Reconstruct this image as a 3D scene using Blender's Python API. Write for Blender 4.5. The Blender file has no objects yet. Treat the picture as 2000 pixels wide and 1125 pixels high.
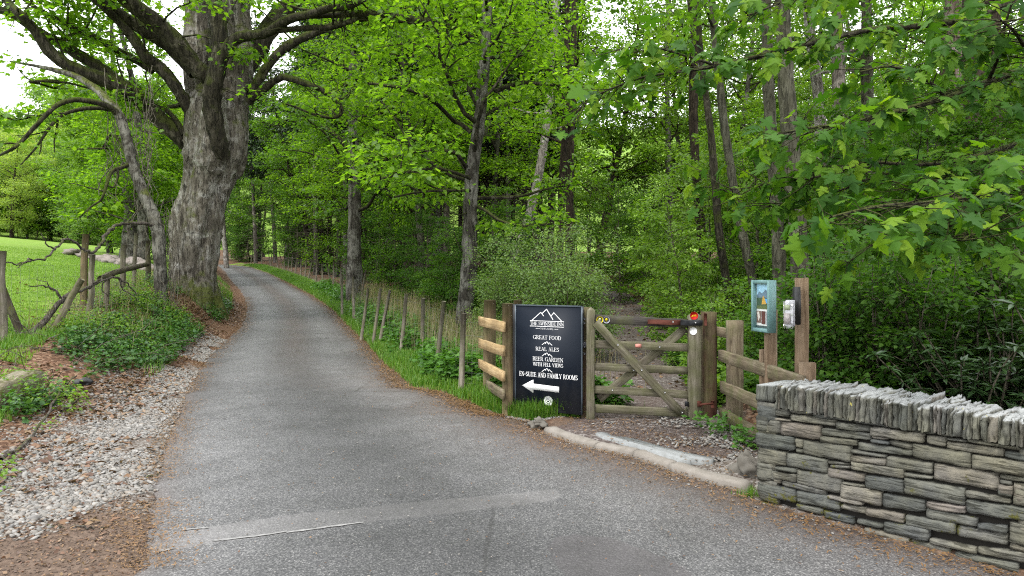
import bpy, math, random
import numpy as np
from mathutils import Vector, Matrix
S = bpy.context.scene
C = S.collection
RNG = np.random.default_rng(11)
F, HY, CAMZ = 1400.0, 540.0, 1.6          # focal length and horizon row of the 2000 px wide photograph

# ------------------------------------------------------------------ terrain profile
def zp(y):
    y = np.minimum(np.asarray(y, float), 78.0)
    return 0.055 * 3.0 * np.log1p(np.exp((y - 12.0) / 3.0))

def P(px, py, Y):
    return np.array([(px - 1000.0) * Y / F, Y, CAMZ - (py - HY) * Y / F])

def gy(py, off=0.0):
    lo, hi = 1.0, 95.0
    f = lambda Y: CAMZ - (py - HY) / F * Y - zp(Y) - off
    if f(hi) > 0: return hi
    for _ in range(50):
        m = (lo + hi) / 2
        if f(m) > 0: lo = m
        else: hi = m
    return lo

def G(px, py, off=0.0):
    Y = gy(py, off)
    return np.array([(px - 1000.0) * Y / F, Y, zp(Y) + off])

LPX = [(300,1100),(302,1000),(312,930),(327,870),(350,810),(376,750),(407,700),(442,665),(470,640),(481,622),(485,603),(481,585),(469,565),(452,549),(438,534),(426,524),(419,518)]
RPX = [(799,757),(771,730),(735,700),(714,671),(675,636),(650,607),(611,579),(565,554),(522,533),(487,521),(440,516.5)]
Lw = np.array([G(*p)[:2] for p in LPX]); Lw = np.vstack([[-2.3, -30.0], [-2.2, 1.0], Lw])
EDG = [(1062, 844), (1110, 861), (1161, 877), (1230, 890), (1297, 913), (1380, 940), (1456, 960)]      # foot of the kerb
Rk = [(9.4, -30.0), (6.2, -0.6), (1.74, 5.03)] + [tuple(G(*p)[:2]) for p in EDG[::-1]] + [(0.2, 7.72), (-0.23, 8.15), (-0.64, 8.96), (-0.99, 9.6)]
Rw = np.vstack([Rk, np.array([G(*p)[:2] for p in RPX])])
def xL(y):
    y = np.asarray(y, float)
    v = np.interp(y, Lw[:, 1], Lw[:, 0])
    return np.maximum(np.where(y > Lw[-1, 1], Lw[-1, 0] - (y - Lw[-1, 1]) * 3.0, v), -30.0)
def xR(y):
    y = np.asarray(y, float)
    v = np.interp(y, Rw[:, 1], Rw[:, 0])
    return np.maximum(np.where(y > Rw[-1, 1], Rw[-1, 0] - (y - Rw[-1, 1]) * 3.0, v), -29.0)

def sstep(t):
    t = np.clip(t, 0, 1)
    return t * t * (3 - 2 * t)

def vnoise(x, y, s=1.0, seed=0):
    """smooth value noise, roughly -1..1"""
    x = np.asarray(x, float) * s + seed * 17.31; y = np.asarray(y, float) * s + seed * 9.77
    xi = np.floor(x); yi = np.floor(y); fx = x - xi; fy = y - yi
    h = lambda a, b: (np.sin(a * 127.1 + b * 311.7 + seed) * 43758.5453) % 1.0
    fx = fx * fx * (3 - 2 * fx); fy = fy * fy * (3 - 2 * fy)
    a = h(xi, yi) * (1 - fx) + h(xi + 1, yi) * fx
    b = h(xi, yi + 1) * (1 - fx) + h(xi + 1, yi + 1) * fx
    return (a * (1 - fy) + b * fy) * 2 - 1

PATH_C = [(1.45, 5.9, 1.0), (1.5, 7.0, 1.15), (1.48, 7.7, .72), (1.58, 9.0, .70), (1.85, 11.0, .78), (2.5, 15.0, .9), (3.1, 20.0, .95), (3.6, 26.0, .9), (3.9, 33.0, .9), (3.6, 42.0, .9)]
PATH_C = np.array(PATH_C)
def pathd(x, y):
    """signed distance to the gravel path's edge, negative inside"""
    cx = np.interp(y, PATH_C[:, 1], PATH_C[:, 0]); w = np.interp(y, PATH_C[:, 1], PATH_C[:, 2])
    d = np.abs(x - cx) - w
    return np.where((y < 5.9) | (y > 42), 9.0, d)

def H0(x, y):
    x = np.asarray(x, float); y = np.asarray(y, float)
    dl = xL(y) - x; dr = x - xR(y)
    n = vnoise(x, y, 1.3, 1) * .5 + vnoise(x, y, 3.1, 2) * .3 + vnoise(x, y, 0.35, 3)
    bh = np.interp(y, [0, 5, 7, 8.5, 10, 12, 16, 20, 30, 60], [.03, .05, .13, .38, .6, .76, 1.1, 1.1, 1.0, .9])
    bw = np.interp(y, [0, 8, 10, 12, 20], [3, 3, 2.2, 1.9, 1.9])
    hl = bh * sstep(dl / bw) + np.clip(dl - 3, 0, 45) * .1 * np.interp(y, [6, 14], [.25, 1]) * np.interp(y, [62, 95], [1, .75])
    hl = hl + n * .05 * np.clip(dl / 1.5, 0, 1) + .012
    hr = .10 * sstep(dr / .7) + np.clip(dr - 1, 0, 30) * .018 + n * .05 * np.clip((dr - .2) / 1.2, 0, 1) + .012
    h = np.where(dl > 0, hl, np.where(dr > 0, hr, -.05))
    e = np.minimum(np.maximum(dl, dr) + .02 + .05 * vnoise(x, y, 5, 5) , .2) / .2
    h = np.where((dl < .2) & (dr < .2), np.where(e > 0, h * np.clip(e, 0, 1) + (1 - np.clip(e, 0, 1)) * -.015, -.05), h)
    return h + zp(y)

def Hgt(x, y):
    h = H0(x, y)
    pdv = pathd(np.asarray(x, float), np.asarray(y, float))
    flat = zp(y) + .05
    x = np.asarray(x, float); y = np.asarray(y, float); off = sstep((x - xR(y) - .06) / .1)
    h = np.where(pdv < .4, h + (flat - .02 - h) * sstep((.4 - pdv) / .4) * off, h)
    return h + .30 * np.clip(y - 80, 0, 150) * np.clip((y - 80) / 25, 0, 1)

def gz(x, y): return float(Hgt(x, y))

# ------------------------------------------------------------------ object helpers
def tag(o, label=None, cat=None, group=None, kind=None):
    if label: o['label'] = label
    if cat: o['category'] = cat
    if group: o['group'] = group
    if kind: o['kind'] = kind
    return o
def thing(name, label, cat, loc=(0, 0, 0), group=None):
    o = bpy.data.objects.new(name, None); C.objects.link(o); o.location = tuple(float(v) for v in loc)
    o.empty_display_size = .2
    return tag(o, label, cat, group)
def rawmesh(name, V, faces, mat=None, parent=None, smooth=False, attrs=None):
    """faces: list of int arrays (k, m)"""
    V = np.asarray(V, np.float32).reshape(-1, 3)
    if parent is not None:
        r = parent
        while r.parent: r = r.parent
        V = V - np.array(r.location, np.float32)
    me = bpy.data.meshes.new(name)
    me.vertices.add(len(V)); me.vertices.foreach_set('co', V.ravel())
    faces = [np.asarray(f, np.int32) for f in faces if len(f)]
    nl = sum(f.size for f in faces); npoly = sum(len(f) for f in faces)
    me.loops.add(nl); me.polygons.add(npoly)
    me.loops.foreach_set('vertex_index', np.concatenate([f.ravel() for f in faces]))
    tot = np.concatenate([np.full(len(f), f.shape[1], np.int32) for f in faces])
    st = np.concatenate([[0], np.cumsum(tot)[:-1]]).astype(np.int32)
    me.polygons.foreach_set('loop_start', st)
    try: me.polygons.foreach_set('loop_total', tot)
    except Exception: pass
    if smooth: me.polygons.foreach_set('use_smooth', np.ones(npoly, bool))
    for k, a in (attrs or {}).items():
        a = np.asarray(a, np.float32)
        if a.ndim == 1:
            me.attributes.new(k, 'FLOAT', 'POINT').data.foreach_set('value', a)
        else:
            me.attributes.new(k, 'FLOAT_VECTOR', 'POINT').data.foreach_set('vector', a.ravel())
    me.update(calc_edges=True)
    o = bpy.data.objects.new(name, me); C.objects.link(o)
    if mat: me.materials.append(mat)
    if parent is not None: o.parent = parent
    return o
def copy_thing(root, loc, rz=0.0, sc=1.0, label=None, group=None, mats=None):
    r = root.copy(); C.objects.link(r); r.location = tuple(float(v) for v in loc); r.rotation_euler = (0, 0, rz); r.scale = (sc, sc, sc) if np.isscalar(sc) else sc
    if label: r['label'] = label
    if group: r['group'] = group
    for ch in list(root.children):
        c = ch.copy(); C.objects.link(c); c.parent = r
        for g in ch.children:
            d = g.copy(); C.objects.link(d); d.parent = c
        if mats:
            for key, m in mats.items():
                if ch.name.split('.')[0] == key and m is not None:
                    c.material_slots[0].link = 'OBJECT'; c.material_slots[0].material = m
    return r

class MB:
    """collects small solids into one mesh; every vertex carries a grain coordinate"""
    def __init__(s): s.V = []; s.F = {}; s.g = []; s.n = 0
    def add(s, V, faces, g=None):
        V = np.asarray(V, float).reshape(-1, 3)
        for f in faces:
            s.F.setdefault(len(f), []).append([i + s.n for i in f])
        s.V.append(V); s.g.append(np.asarray(g, float) if g is not None else V * 1.0); s.n += len(V)
        return s
    def plank(s, p0, p1, w, t, up=(0, 0, 1), seg=6, cham=.12, jit=.0015, rng=RNG, taper=1.0, top=None):
        """bar from p0 to p1: w across (along up), t thick; chamfered section, slightly worn"""
        p0 = np.array(p0, float); p1 = np.array(p1, float); d = p1 - p0; L = np.linalg.norm(d); d /= L
        up = np.array(up, float); up -= d * np.dot(up, d); up /= np.linalg.norm(up); side = np.cross(d, up)
        c = cham * min(w, t); a, b = w / 2, t / 2
        sec = [(a - c, b), (a, b - c), (a, -b + c), (a - c, -b), (-a + c, -b), (-a, -b + c), (-a, b - c), (-a + c, b)]
        off = rng.uniform(0, 50); V = []; g = []
        for i in range(seg + 1):
            f = i / seg; k = 1 + (taper - 1) * f
            bow = rng.normal(0, jit, 2)
            for (x, y) in sec:
                q = rng.normal(0, jit, 2)
                V.append(p0 + d * (L * f) + up * (x * k + bow[0] + q[0]) + side * (y * k + bow[1] + q[1])); g.append((L * f + off, x + off, y + off * .7))
        fs = []
        for i in range(seg):
            for j in range(8):
                k = (j + 1) % 8
                fs.append([i * 8 + j, i * 8 + k, (i + 1) * 8 + k, (i + 1) * 8 + j])
        fs.append(list(range(7, -1, -1))); m = seg * 8
        if top is None: fs.append([m + j for j in range(8)])
        else:
            V.append(p1 + d * top); g.append((L + top + off, off, off * .7)); fs += [[m + j, m + (j + 1) % 8, m + 8] for j in range(8)]
        return s.add(V, fs, g)
    def tube(s, pts, rad, n=8, cap=True, jit=0.0, rng=RNG):
        V, f = tube(pts, rad, n, jit, rng); off = rng.uniform(0, 50)
        m = len(V) // n; pts = np.asarray(pts, float)
        along = np.concatenate([[0], np.cumsum(np.linalg.norm(np.diff(pts, axis=0), axis=1))])
        ang = np.arange(n) / n * 2 * np.pi; R = np.max(rad)
        g = np.stack([np.repeat(along, n) + off, np.tile(np.cos(ang) * R, m) + off, np.tile(np.sin(ang) * R, m)], 1)
        fs = f.tolist()
        if cap: fs += [list(range(n - 1, -1, -1)), [(m - 1) * n + j for j in range(n)]]
        return s.add(V, fs, g)
    def disc(s, c, r, nrm, t=.004, n=20):
        c = np.array(c, float); nrm = np.array(nrm, float); nrm /= np.linalg.norm(nrm)
        return s.tube([c, c + nrm * t], [r, r], n)
    def poly(s, pts, ext):
        """flat outline pts extruded by vector ext"""
        pts = np.asarray(pts, float); n = len(pts); V = np.vstack([pts, pts + np.asarray(ext, float)])
        return s.add(V, [list(range(n))[::-1], [n + i for i in range(n)]] + [[i, (i + 1) % n, n + (i + 1) % n, n + i] for i in range(n)])
    def build(s, name, mat, parent=None, smooth=False):
        return rawmesh(name, np.vstack(s.V), list(s.F.values()), mat, parent, smooth, {'gr': np.vstack(s.g)})

def tube(pts, rad, n=6, jit=0.0, rng=RNG):
    pts = np.asarray(pts, float); m = len(pts); rad = np.broadcast_to(np.asarray(rad, float), (m,))
    t = np.gradient(pts, axis=0); t /= np.linalg.norm(t, axis=1)[:, None] + 1e-9
    mean = np.abs(t.mean(0)); ref = np.eye(3)[int(np.argmin(mean))]
    b = np.cross(t, ref); b /= np.linalg.norm(b, axis=1)[:, None] + 1e-9
    c = np.cross(t, b)
    a = np.arange(n) / n * 2 * np.pi
    r = rad[:, None] * np.ones((1, n))
    if jit: r = r * (1 + rng.normal(0, jit, (m, n)))
    V = pts[:, None] + r[..., None] * (np.cos(a)[None, :, None] * b[:, None] + np.sin(a)[None, :, None] * c[:, None])
    i = np.arange(m - 1)[:, None] * n; j = np.arange(n)[None]; k = (j + 1) % n
    f = np.stack([i + j, i + n + j, i + n + k, i + k], -1).reshape(-1, 4)
    return V.reshape(-1, 3), f

def smoothline(pts, per=4, jit=0.0, rng=RNG):
    """Catmull-Rom through rows of any width"""
    p = np.asarray(pts, float); n = len(p)
    if n < 3:
        t = np.linspace(0, 1, per * (n - 1) + 1)[:, None]; return p[0] * (1 - t) + p[-1] * t
    q = np.vstack([2 * p[0] - p[1], p, 2 * p[-1] - p[-2]]); out = []
    for i in range(1, n):
        a, b, c, d = q[i - 1], q[i], q[i + 1], q[i + 2]
        for t in np.arange(per) / per:
            out.append(.5 * ((2 * b) + (-a + c) * t + (2 * a - 5 * b + 4 * c - d) * t * t + (-a + 3 * b - 3 * c + d) * t ** 3))
    out.append(p[-1]); out = np.array(out)
    if jit: out[1:-1, :3] += rng.normal(0, jit, (len(out) - 2, 3))
    return out

class Wood:
    def __init__(s): s.V = []; s.F = []; s.n = 0
    def add(s, pts, rad, n=6, jit=0.0, rng=RNG):
        V, f = tube(pts, rad, n, jit, rng); s.V.append(V); s.F.append(f + s.n); s.n += len(V)
    def build(s, name, mat, parent, other=None, mat2=None):
        V, Fs = list(s.V), list(s.F); nf = sum(len(f) for f in Fs)
        if other is not None and other.n: V += other.V; Fs += [f + s.n for f in other.F]
        o = rawmesh(name, np.vstack(V), [np.vstack(Fs)], mat, parent, True)
        if other is not None and other.n and mat2 is not None and mat2 != mat:
            o.data.materials.append(mat2); mi = np.zeros(len(o.data.polygons), np.int32); mi[nf:] = 1; o.data.polygons.foreach_set('material_index', mi)
        return o

# ------------------------------------------------------------------ leaves
def star(lobes, base=.25):
    """outline of a lobed leaf, petiole end at the origin, tip along +y"""
    return np.array(lobes, float)
T_OVAL = (np.array([(0, 0, 0), (.3, .42, .07), (0, 1, -.1), (-.3, .42, .07)], float), [[0, 1, 2], [0, 2, 3]])
_lob = [(0, 0), (.18, .02), (.42, -.02), (.36, .2), (.62, .42), (.38, .48), (.34, .62), (.2, .62), (0, 1), (-.2, .62), (-.34, .62), (-.38, .48), (-.62, .42), (-.36, .2), (-.42, -.02), (-.18, .02)]
T_LOBE = (np.array([(x, y, -.16 * abs(x) - .12 * y * y + .02) for x, y in _lob], float), [[0, 1, 2, 3, 4, 5, 6, 7, 8], [0, 8, 9, 10, 11, 12, 13, 14, 15]])
_map = [(0, 0), (.08, -.05), (.22, -.13), (.42, -.13), (.36, -.03), (.43, .05), (.32, .11), (.24, .19), (.44, .22), (.57, .25), (.54, .32), (.70, .42), (.53, .44), (.49, .51), (.36, .47), (.19, .45), (.27, .58), (.34, .68), (.22, .71), (.17, .84), (0, 1.06)]
_mv = [(x, y) for x, y in _map] + [(-x, y) for x, y in _map[-2:0:-1]]
_mid = [(0, .14), (0, .3), (0, .48), (0, .7)]
T_MAPLE = (np.array([(x, y, -.32 * abs(x) ** 1.3 - .22 * y * y + .05 * math.sin(9 * abs(x) + 5 * y)) for x, y in _mv] + [(x, y, .05 - .22 * y * y) for x, y in _mid], float), None)
def _maple_faces():
    n = len(_map); tot = len(_mv); m0 = tot
    R = list(range(n)); Lf = [0] + list(range(tot - 1, n - 1, -1)) + [n - 1]
    fs = []
    for side, o in ((R, 1), (Lf, -1)):
        q = [(0, 3), (3, 7), (7, 11), (11, 15), (15, 20)]
        mids = [0, m0, m0 + 1, m0 + 2, m0 + 3, n - 1]
        for k, (a, b) in enumerate(q):
            f = [mids[k]] + [side[i] for i in range(a, b + 1) if side[i] != mids[k]] + ([mids[k + 1]] if mids[k + 1] != side[b] else [])
            fs.append(f if o > 0 else f[::-1])
    return fs
T_MAPLE = (T_MAPLE[0], _maple_faces())
T_MID = (np.array([(0, 0, 0), (.46, .12, .03), (.34, .55, .05), (0, 1, -.12), (-.34, .55, .05), (-.46, .12, .03)], float), [[0, 1, 2, 3], [0, 3, 4, 5]])
T_LONG = (np.array([(0, 0, 0), (.1, .2, .03), (.14, .55, .02), (0, 1, -.12), (-.14, .55, .02), (-.1, .2, .03), (0, .5, -.01)], float), [[0, 1, 6], [1, 2, 6], [2, 3, 6], [3, 4, 6], [4, 5, 6], [5, 0, 6]])

def leaves(name, pos, tip, nrm, size, tpl, mat, parent, smooth=False, jit=.0, rng=RNG):
    T, fs = tpl; N = len(pos)
    y = tip / (np.linalg.norm(tip, axis=1)[:, None] + 1e-9)
    n = nrm - y * (nrm * y).sum(1)[:, None]; n /= np.linalg.norm(n, axis=1)[:, None] + 1e-9
    x = np.cross(y, n); size = np.broadcast_to(np.asarray(size, float), (N,))[:, None, None]
    TT = T[None] * np.ones((N, 1, 1))
    if jit: TT = TT + rng.normal(0, jit, TT.shape) * np.array([1, 1, 1.5])
    # each leaf curls by its own amount
    TT = TT * np.stack([rng.uniform(.8, 1.1, N), np.ones(N), rng.uniform(-.4, 2.2, N)], 1)[:, None]
    V = pos[:, None] + size * (TT[..., :1] * x[:, None] + TT[..., 1:2] * y[:, None] + TT[..., 2:] * n[:, None])
    k = len(T); base = (np.arange(N) * k)[:, None]
    by = {}
    for f in fs: by.setdefault(len(f), []).append(f)
    F_ = [(base[:, None] + np.array(v)[None]).reshape(-1, m) for m, v in by.items()]
    return rawmesh(name, V.reshape(-1, 3), F_, mat, parent, smooth)

def unit(v): return v / (np.linalg.norm(v, axis=-1, keepdims=True) + 1e-9)
def rdir(rng, n): return unit(rng.normal(0, 1, (n, 3)))

def wander(p0, d0, L, m, rng, up=0.0, jit=.2):
    d = np.array(d0, float); d /= np.linalg.norm(d); pts = [np.array(p0, float)]
    for i in range(m):
        d = d + rng.normal(0, jit, 3) + np.array([0, 0, up]); d /= np.linalg.norm(d)
        pts.append(pts[-1] + d * L / m)
    return np.array(pts)

def foliate(wood, limbs, rng, per_m=3.0, sub=1.2, t0=.3, twigs=5, per=8, spread=.27, flat=.27, up=.05, twigwood=True, keep=1.0, hang=.35):
    """side shoots along the limbs and leaf positions round their twigs -> (pos, tip, normal)"""
    Ps, Ts = [], []
    for pts, rad in limbs:
        seg = np.linalg.norm(np.diff(pts, axis=0), axis=1); cum = np.concatenate([[0], np.cumsum(seg)]); L = cum[-1]
        n = max(1, int(L * per_m * (1 - t0) + .5))
        for u in rng.uniform(t0, 1, n):
            if rng.random() > keep: continue
            s_ = u * L; p = np.array([np.interp(s_, cum, pts[:, k]) for k in range(3)]); r = np.interp(s_, cum, rad)
            q = np.array([np.interp(min(s_ + .05 * L, L), cum, pts[:, k]) - np.interp(max(s_ - .05 * L, 0), cum, pts[:, k]) for k in range(3)]); q = unit(q)
            side = np.cross(q, (0, 0, 1)); side = unit(side + rng.normal(0, .35, 3)) * rng.choice([-1, 1])
            d = unit(q * rng.uniform(.1, .9) + side + np.array([0, 0, rng.uniform(-.15, .3)]))
            l = sub * rng.uniform(.5, 1.25) * (1 - .35 * u)
            sp = wander(p, d, l, 5, rng, up, .22)
            if twigwood: wood.add(sp, np.linspace(min(r * .6, .012 + .012 * l), .003, 6), 4)
            tw = rng.uniform(.2, 1.03, twigs)
            cp = np.array([np.interp(tw * 5, np.arange(6), sp[:, k]) for k in range(3)]).T
            cen = np.repeat(cp, per, 0)
            o = rng.normal(0, spread, cen.shape) * np.array([1, 1, flat])
            Ps.append(cen + o); Ts.append(unit(o * np.array([1, 1, .5])) + d * .5 + np.array([0, 0, -hang]) + rng.normal(0, .3, o.shape))
    pos = np.vstack(Ps); tip = unit(np.vstack(Ts))
    nrm = unit(np.array([0, 0, 1.0]) + rng.normal(0, .42, pos.shape))
    return pos, tip, nrm

def auto_limbs(tp, tr, rng, n, z0, L, elev=(.1, .6), up=.04, top=.98, jit=.17, shape=None):
    """first-order branches round a trunk (tp points, tr radii)"""
    z = tp[:, 2] - tp[0, 2]; out = []; az = rng.uniform(0, 6.28)
    for i in range(n):
        h = z0 + (z[-1] * top - z0) * ((i + rng.uniform(0, 1)) / n)
        p = np.array([np.interp(h, z, tp[:, k]) for k in range(3)]); r = np.interp(h, z, tr)
        az += 2.4 + rng.normal(0, .4); e = rng.uniform(*elev); f = (h - z0) / max(z[-1] - z0, .1)
        l = L * (shape(f) if shape else (1 - .6 * f)) * rng.uniform(.7, 1.15)
        d = np.array([math.cos(az) * math.cos(e), math.sin(az) * math.cos(e), math.sin(e)])
        pts = wander(p, d, l, 7, rng, up, jit)
        out.append((pts, np.linspace(min(r * .55, .012 * l + .018), .006, 8)))
    return out
# ------------------------------------------------------------------ materials
class Mt:
    def __init__(s, name):
        s.m = bpy.data.materials.new(name); s.m.use_nodes = True; s.t = s.m.node_tree; s.t.nodes.clear()
        s.out = s.t.nodes.new('ShaderNodeOutputMaterial')
    def n(s, typ, ins=None, **kw):
        nd = s.t.nodes.new('ShaderNode' + typ)
        for k, v in kw.items(): setattr(nd, k, v)
        for k, v in (ins or {}).items():
            sock = nd.inputs[k]
            if isinstance(v, bpy.types.NodeSocket): s.t.links.new(v, sock)
            else:
                if isinstance(v, (tuple, list)) and len(v) == 3 and sock.type == 'RGBA': v = (*v, 1)
                sock.default_value = v
        return nd
    def co(s, kind='Object'): return s.n('TexCoord').outputs[kind]
    def attr(s, name, o='Fac'): return s.n('Attribute', attribute_name=name).outputs[o]
    def scale(s, v, sc): return s.n('Mapping', {'Vector': v, 'Scale': sc}).outputs[0]
    def noise(s, v, sc, det=4, r=.55, dist=0): return s.n('TexNoise', {'Vector': v, 'Scale': sc, 'Detail': det, 'Roughness': r, 'Distortion': dist}).outputs['Fac']
    def vor(s, v, sc, feat='F1', o='Distance'): return s.n('TexVoronoi', {'Vector': v, 'Scale': sc}, feature=feat).outputs[o]
    def ramp(s, f, stops, interp='LINEAR'):
        nd = s.n('ValToRGB', {'Fac': f}); cr = nd.color_ramp; cr.interpolation = interp
        while len(cr.elements) < len(stops): cr.elements.new(.5)
        for e, (p, c) in zip(cr.elements, stops):
            e.position = p; e.color = (c, c, c, 1) if np.isscalar(c) else (*c, 1)
        return nd.outputs['Color']
    def mix(s, f, a, b, blend='MIX'):
        nd = s.n('Mix', data_type='RGBA', blend_type=blend)
        for sock, v in ((nd.inputs[0], f), (nd.inputs[6], a), (nd.inputs[7], b)):
            if isinstance(v, bpy.types.NodeSocket): s.t.links.new(v, sock)
            else: sock.default_value = v if np.isscalar(v) else (*v, 1)
        return nd.outputs[2]
    def math(s, op, a, b=0.0, clamp=False):
        return s.n('Math', {0: a, 1: b}, operation=op, use_clamp=clamp).outputs[0]
    def bump(s, h, st=.4, d=.01, nrm=None):
        i = {'Height': h, 'Strength': st, 'Distance': d}
        if nrm is not None: i['Normal'] = nrm
        return s.n('Bump', i).outputs[0]
    def pbr(s, col, rough=.8, nrm=None, spec=.3, metal=0.0):
        i = {'Base Color': col, 'Roughness': rough, 'Specular IOR Level': spec, 'Metallic': metal}
        if nrm is not None: i['Normal'] = nrm
        b = s.n('BsdfPrincipled', i); return b.outputs[0]
    def done(s, sh): s.t.links.new(sh, s.out.inputs[0]); return s.m

def leafmat(name, cols, trans=.55, rough=.45, tcol=(1.4, 1.5, .55), spec=.35, sp=None):
    m = Mt(name); r = m.n('NewGeometry').outputs['Random Per Island']
    stops = [(i / max(len(cols) - 1, 1), c) for i, c in enumerate(cols)]
    c = m.ramp(r, stops)
    big = m.noise(m.co(), .7, 2)
    c = m.mix(m.ramp(big, [(.35, 0.0), (.65, .35)]), c, m.mix(1.0, c, (1.25, 1.15, .8), 'MULTIPLY'))
    b = m.pbr(c, rough, None, spec)
    t = m.n('BsdfTranslucent', {'Color': m.mix(1.0, c, tcol, 'MULTIPLY')}).outputs[0]
    return m.done(m.n('MixShader', {0: trans, 1: b, 2: t}).outputs[0])

def barkmat(name, dark, mid, light, moss=.3, lichen=.4, scale=1.0, mosscol=(.055, .065, .012), crack=.6, footmoss=False):
    m = Mt(name); v = m.co(); vs = m.scale(v, (1, 1, .28))
    a = m.noise(vs, 9 * scale, 6, .65, .4); f = m.noise(vs, 38 * scale, 4, .6); blot = m.noise(v, 2.3 * scale, 5, .62, .6)
    c = m.ramp(a, [(.3, dark), (.5, mid), (.72, light)])
    c = m.mix(m.ramp(f, [(.35, .55), (.6, 0.0)]), c, dark)
    li = m.ramp(blot, [(.62 - .25 * lichen, 0.0), (.70 - .2 * lichen, .85)])
    c = m.mix(li, c, m.mix(f, light, tuple(min(1, k * 1.25) for k in light)))
    ck = m.noise(m.scale(v, (1, 1, .16)), 15 * scale, 5, .6, 1.2)
    c = m.mix(m.ramp(ck, [(.36, crack), (.44, 0.0)]), c, tuple(k * .55 for k in dark))
    spots = m.ramp(m.noise(v, 6 * scale, 3, .5), [(.66, 0.0), (.7, .75)])
    c = m.mix(spots, c, tuple(k * .45 for k in dark))
    if moss > 0:
        nz = m.n('SeparateXYZ', {0: m.n('NewGeometry').outputs['Normal']}).outputs[2]
        mf = m.math('ADD', m.math('MULTIPLY', nz, .38), m.noise(v, 3.1, 5, .6))
        if footmoss: mf = m.math('ADD', mf, m.ramp(m.n('SeparateXYZ', {0: v}).outputs[2], [(0.0, .2), (1.0, 0.0)]))
        c = m.mix(m.ramp(mf, [(.78 - .35 * moss, 0.0), (.92 - .3 * moss, .92)]), c, m.mix(f, tuple(k * .5 for k in mosscol), tuple(k * 1.9 for k in mosscol)))
    h = m.math('ADD', m.math('ADD', a, m.ramp(ck, [(.36, 0.0), (.47, 1.0)])), m.math('MULTIPLY', f, .5))
    return m.done(m.pbr(c, .9, m.bump(h, .9, .03), .15))

def woodmat(name, dark, mid, light, moss=0.0, green=0.0, rust=0.0):
    m = Mt(name); g = m.attr('gr', 'Vector'); v = m.co()
    a = m.noise(m.scale(g, (1.6, 26, 26)), 1.0, 6, .65, .5); f = m.noise(m.scale(g, (6, 150, 150)), 1.0, 3, .6); bl = m.noise(v, 5, 5, .62)
    c = m.ramp(a, [(.32, dark), (.5, mid), (.7, light)])
    c = m.mix(m.ramp(f, [(.4, .5), (.55, 0.0)]), c, dark)
    c = m.mix(m.ramp(bl, [(.42, .0), (.7, .5)]), c, tuple(k * .5 for k in dark))
    kn = m.vor(m.scale(g, (4.5, 16, 16)), 1.0)
    c = m.mix(m.ramp(kn, [(.06, .8), (.13, 0.0)]), c, tuple(k * .5 for k in dark))
    if green: c = m.mix(m.ramp(m.noise(v, 7, 4), [(.5 - .25 * green, 0.0), (.75, .6)]), c, (.09, .10, .035))
    if moss: c = m.mix(m.ramp(m.noise(v, 9, 5, .65), [(.62 - .3 * moss, 0.0), (.72 - .2 * moss, .9)]), c, (.06, .065, .012))
    if rust: c = m.mix(m.ramp(m.noise(m.scale(v, (3, 3, .6)), 2.2, 4), [(.45, 0.0), (.6, .8)]), c, (.05, .018, .012))
    return m.done(m.pbr(c, .85, m.bump(m.math('ADD', a, m.math('MULTIPLY', f, .6)), .6, .004), .2))

def plain(name, col, rough=.6, spec=.3, metal=0.0, nz=.12, sc=14.0):
    m = Mt(name); f = m.noise(m.co(), sc, 4, .6)
    c = m.mix(f, tuple(k * (1 - nz * 1.6) for k in col), tuple(min(1, k * (1 + nz)) for k in col))
    return m.done(m.pbr(c, rough, m.bump(f, .15, .002), spec, metal))

MATS = {}
MATS['syc_bark'] = barkmat('sycamore bark', (.04, .034, .026), (.14, .125, .10), (.27, .26, .235), .58, .3, .9, crack=.7, footmoss=True)
MATS['limb_bark'] = barkmat('mossy limb bark', (.010, .009, .006), (.032, .028, .018), (.085, .076, .056), .75, .2, 1.2, mosscol=(.035, .043, .008))
MATS['oak_bark'] = barkmat('lichen bark', (0.0198, 0.0179, 0.0135), (0.0554, 0.0495, 0.0396), (0.135, 0.131, 0.111), .4, .65, 1.2)
MATS['dark_bark'] = barkmat('dark wet bark', (.012, .009, .006), (.034, .025, .017), (.075, .058, .04), .2, .1, 1.3)
MATS['grey_bark'] = barkmat('smooth grey bark', (.026, .025, .016), (.064, .062, .042), (.11, .108, .08), .45, .25, 1.2, crack=.3)
MATS['pale_bark'] = barkmat('pale birch bark', (0.072, 0.06, 0.051), (0.228, 0.204, 0.18), (0.33, 0.312, 0.282), .15, .6, 1.2)
MATS['pine_bark'] = barkmat('pine bark', (0.049, 0.035, 0.028), (0.14, 0.105, 0.084), (0.252, 0.217, 0.196), .1, .3, .8)
MATS['spruce_bark'] = barkmat('spruce bark', (0.042, 0.035, 0.0294), (0.112, 0.0966, 0.0805), (0.189, 0.171, 0.147), .1, .3, 1.2)
MATS['stem_bark'] = barkmat('shrub stem bark', (.04, .034, .022), (.1, .088, .06), (.2, .18, .14), .2, .3, 3)
MATS['dead_bark'] = barkmat('dead branch bark', (0.035, 0.0294, 0.0245), (0.098, 0.084, 0.07), (0.189, 0.168, 0.14), .05, .2, 3)
MATS['vine'] = barkmat('dry vine stems', (0.07, 0.0595, 0.042), (0.154, 0.136, 0.105), (0.252, 0.231, 0.189), 0, .2, 4)
YG = [(.062, .135, .012), (.098, .2, .016), (.138, .262, .02), (.19, .32, .028)]
MATS['lf_bright'] = leafmat('bright spring leaves', YG, .6)
MATS['lf_mid'] = leafmat('mid green leaves', [(.046, .11, .014), (.075, .16, .018), (.108, .215, .022)], .56)
MATS['lf_deep'] = leafmat('deep green leaves', [(.03, .08, .014), (.048, .112, .017), (.07, .15, .022)], .48, spec=.15)
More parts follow.
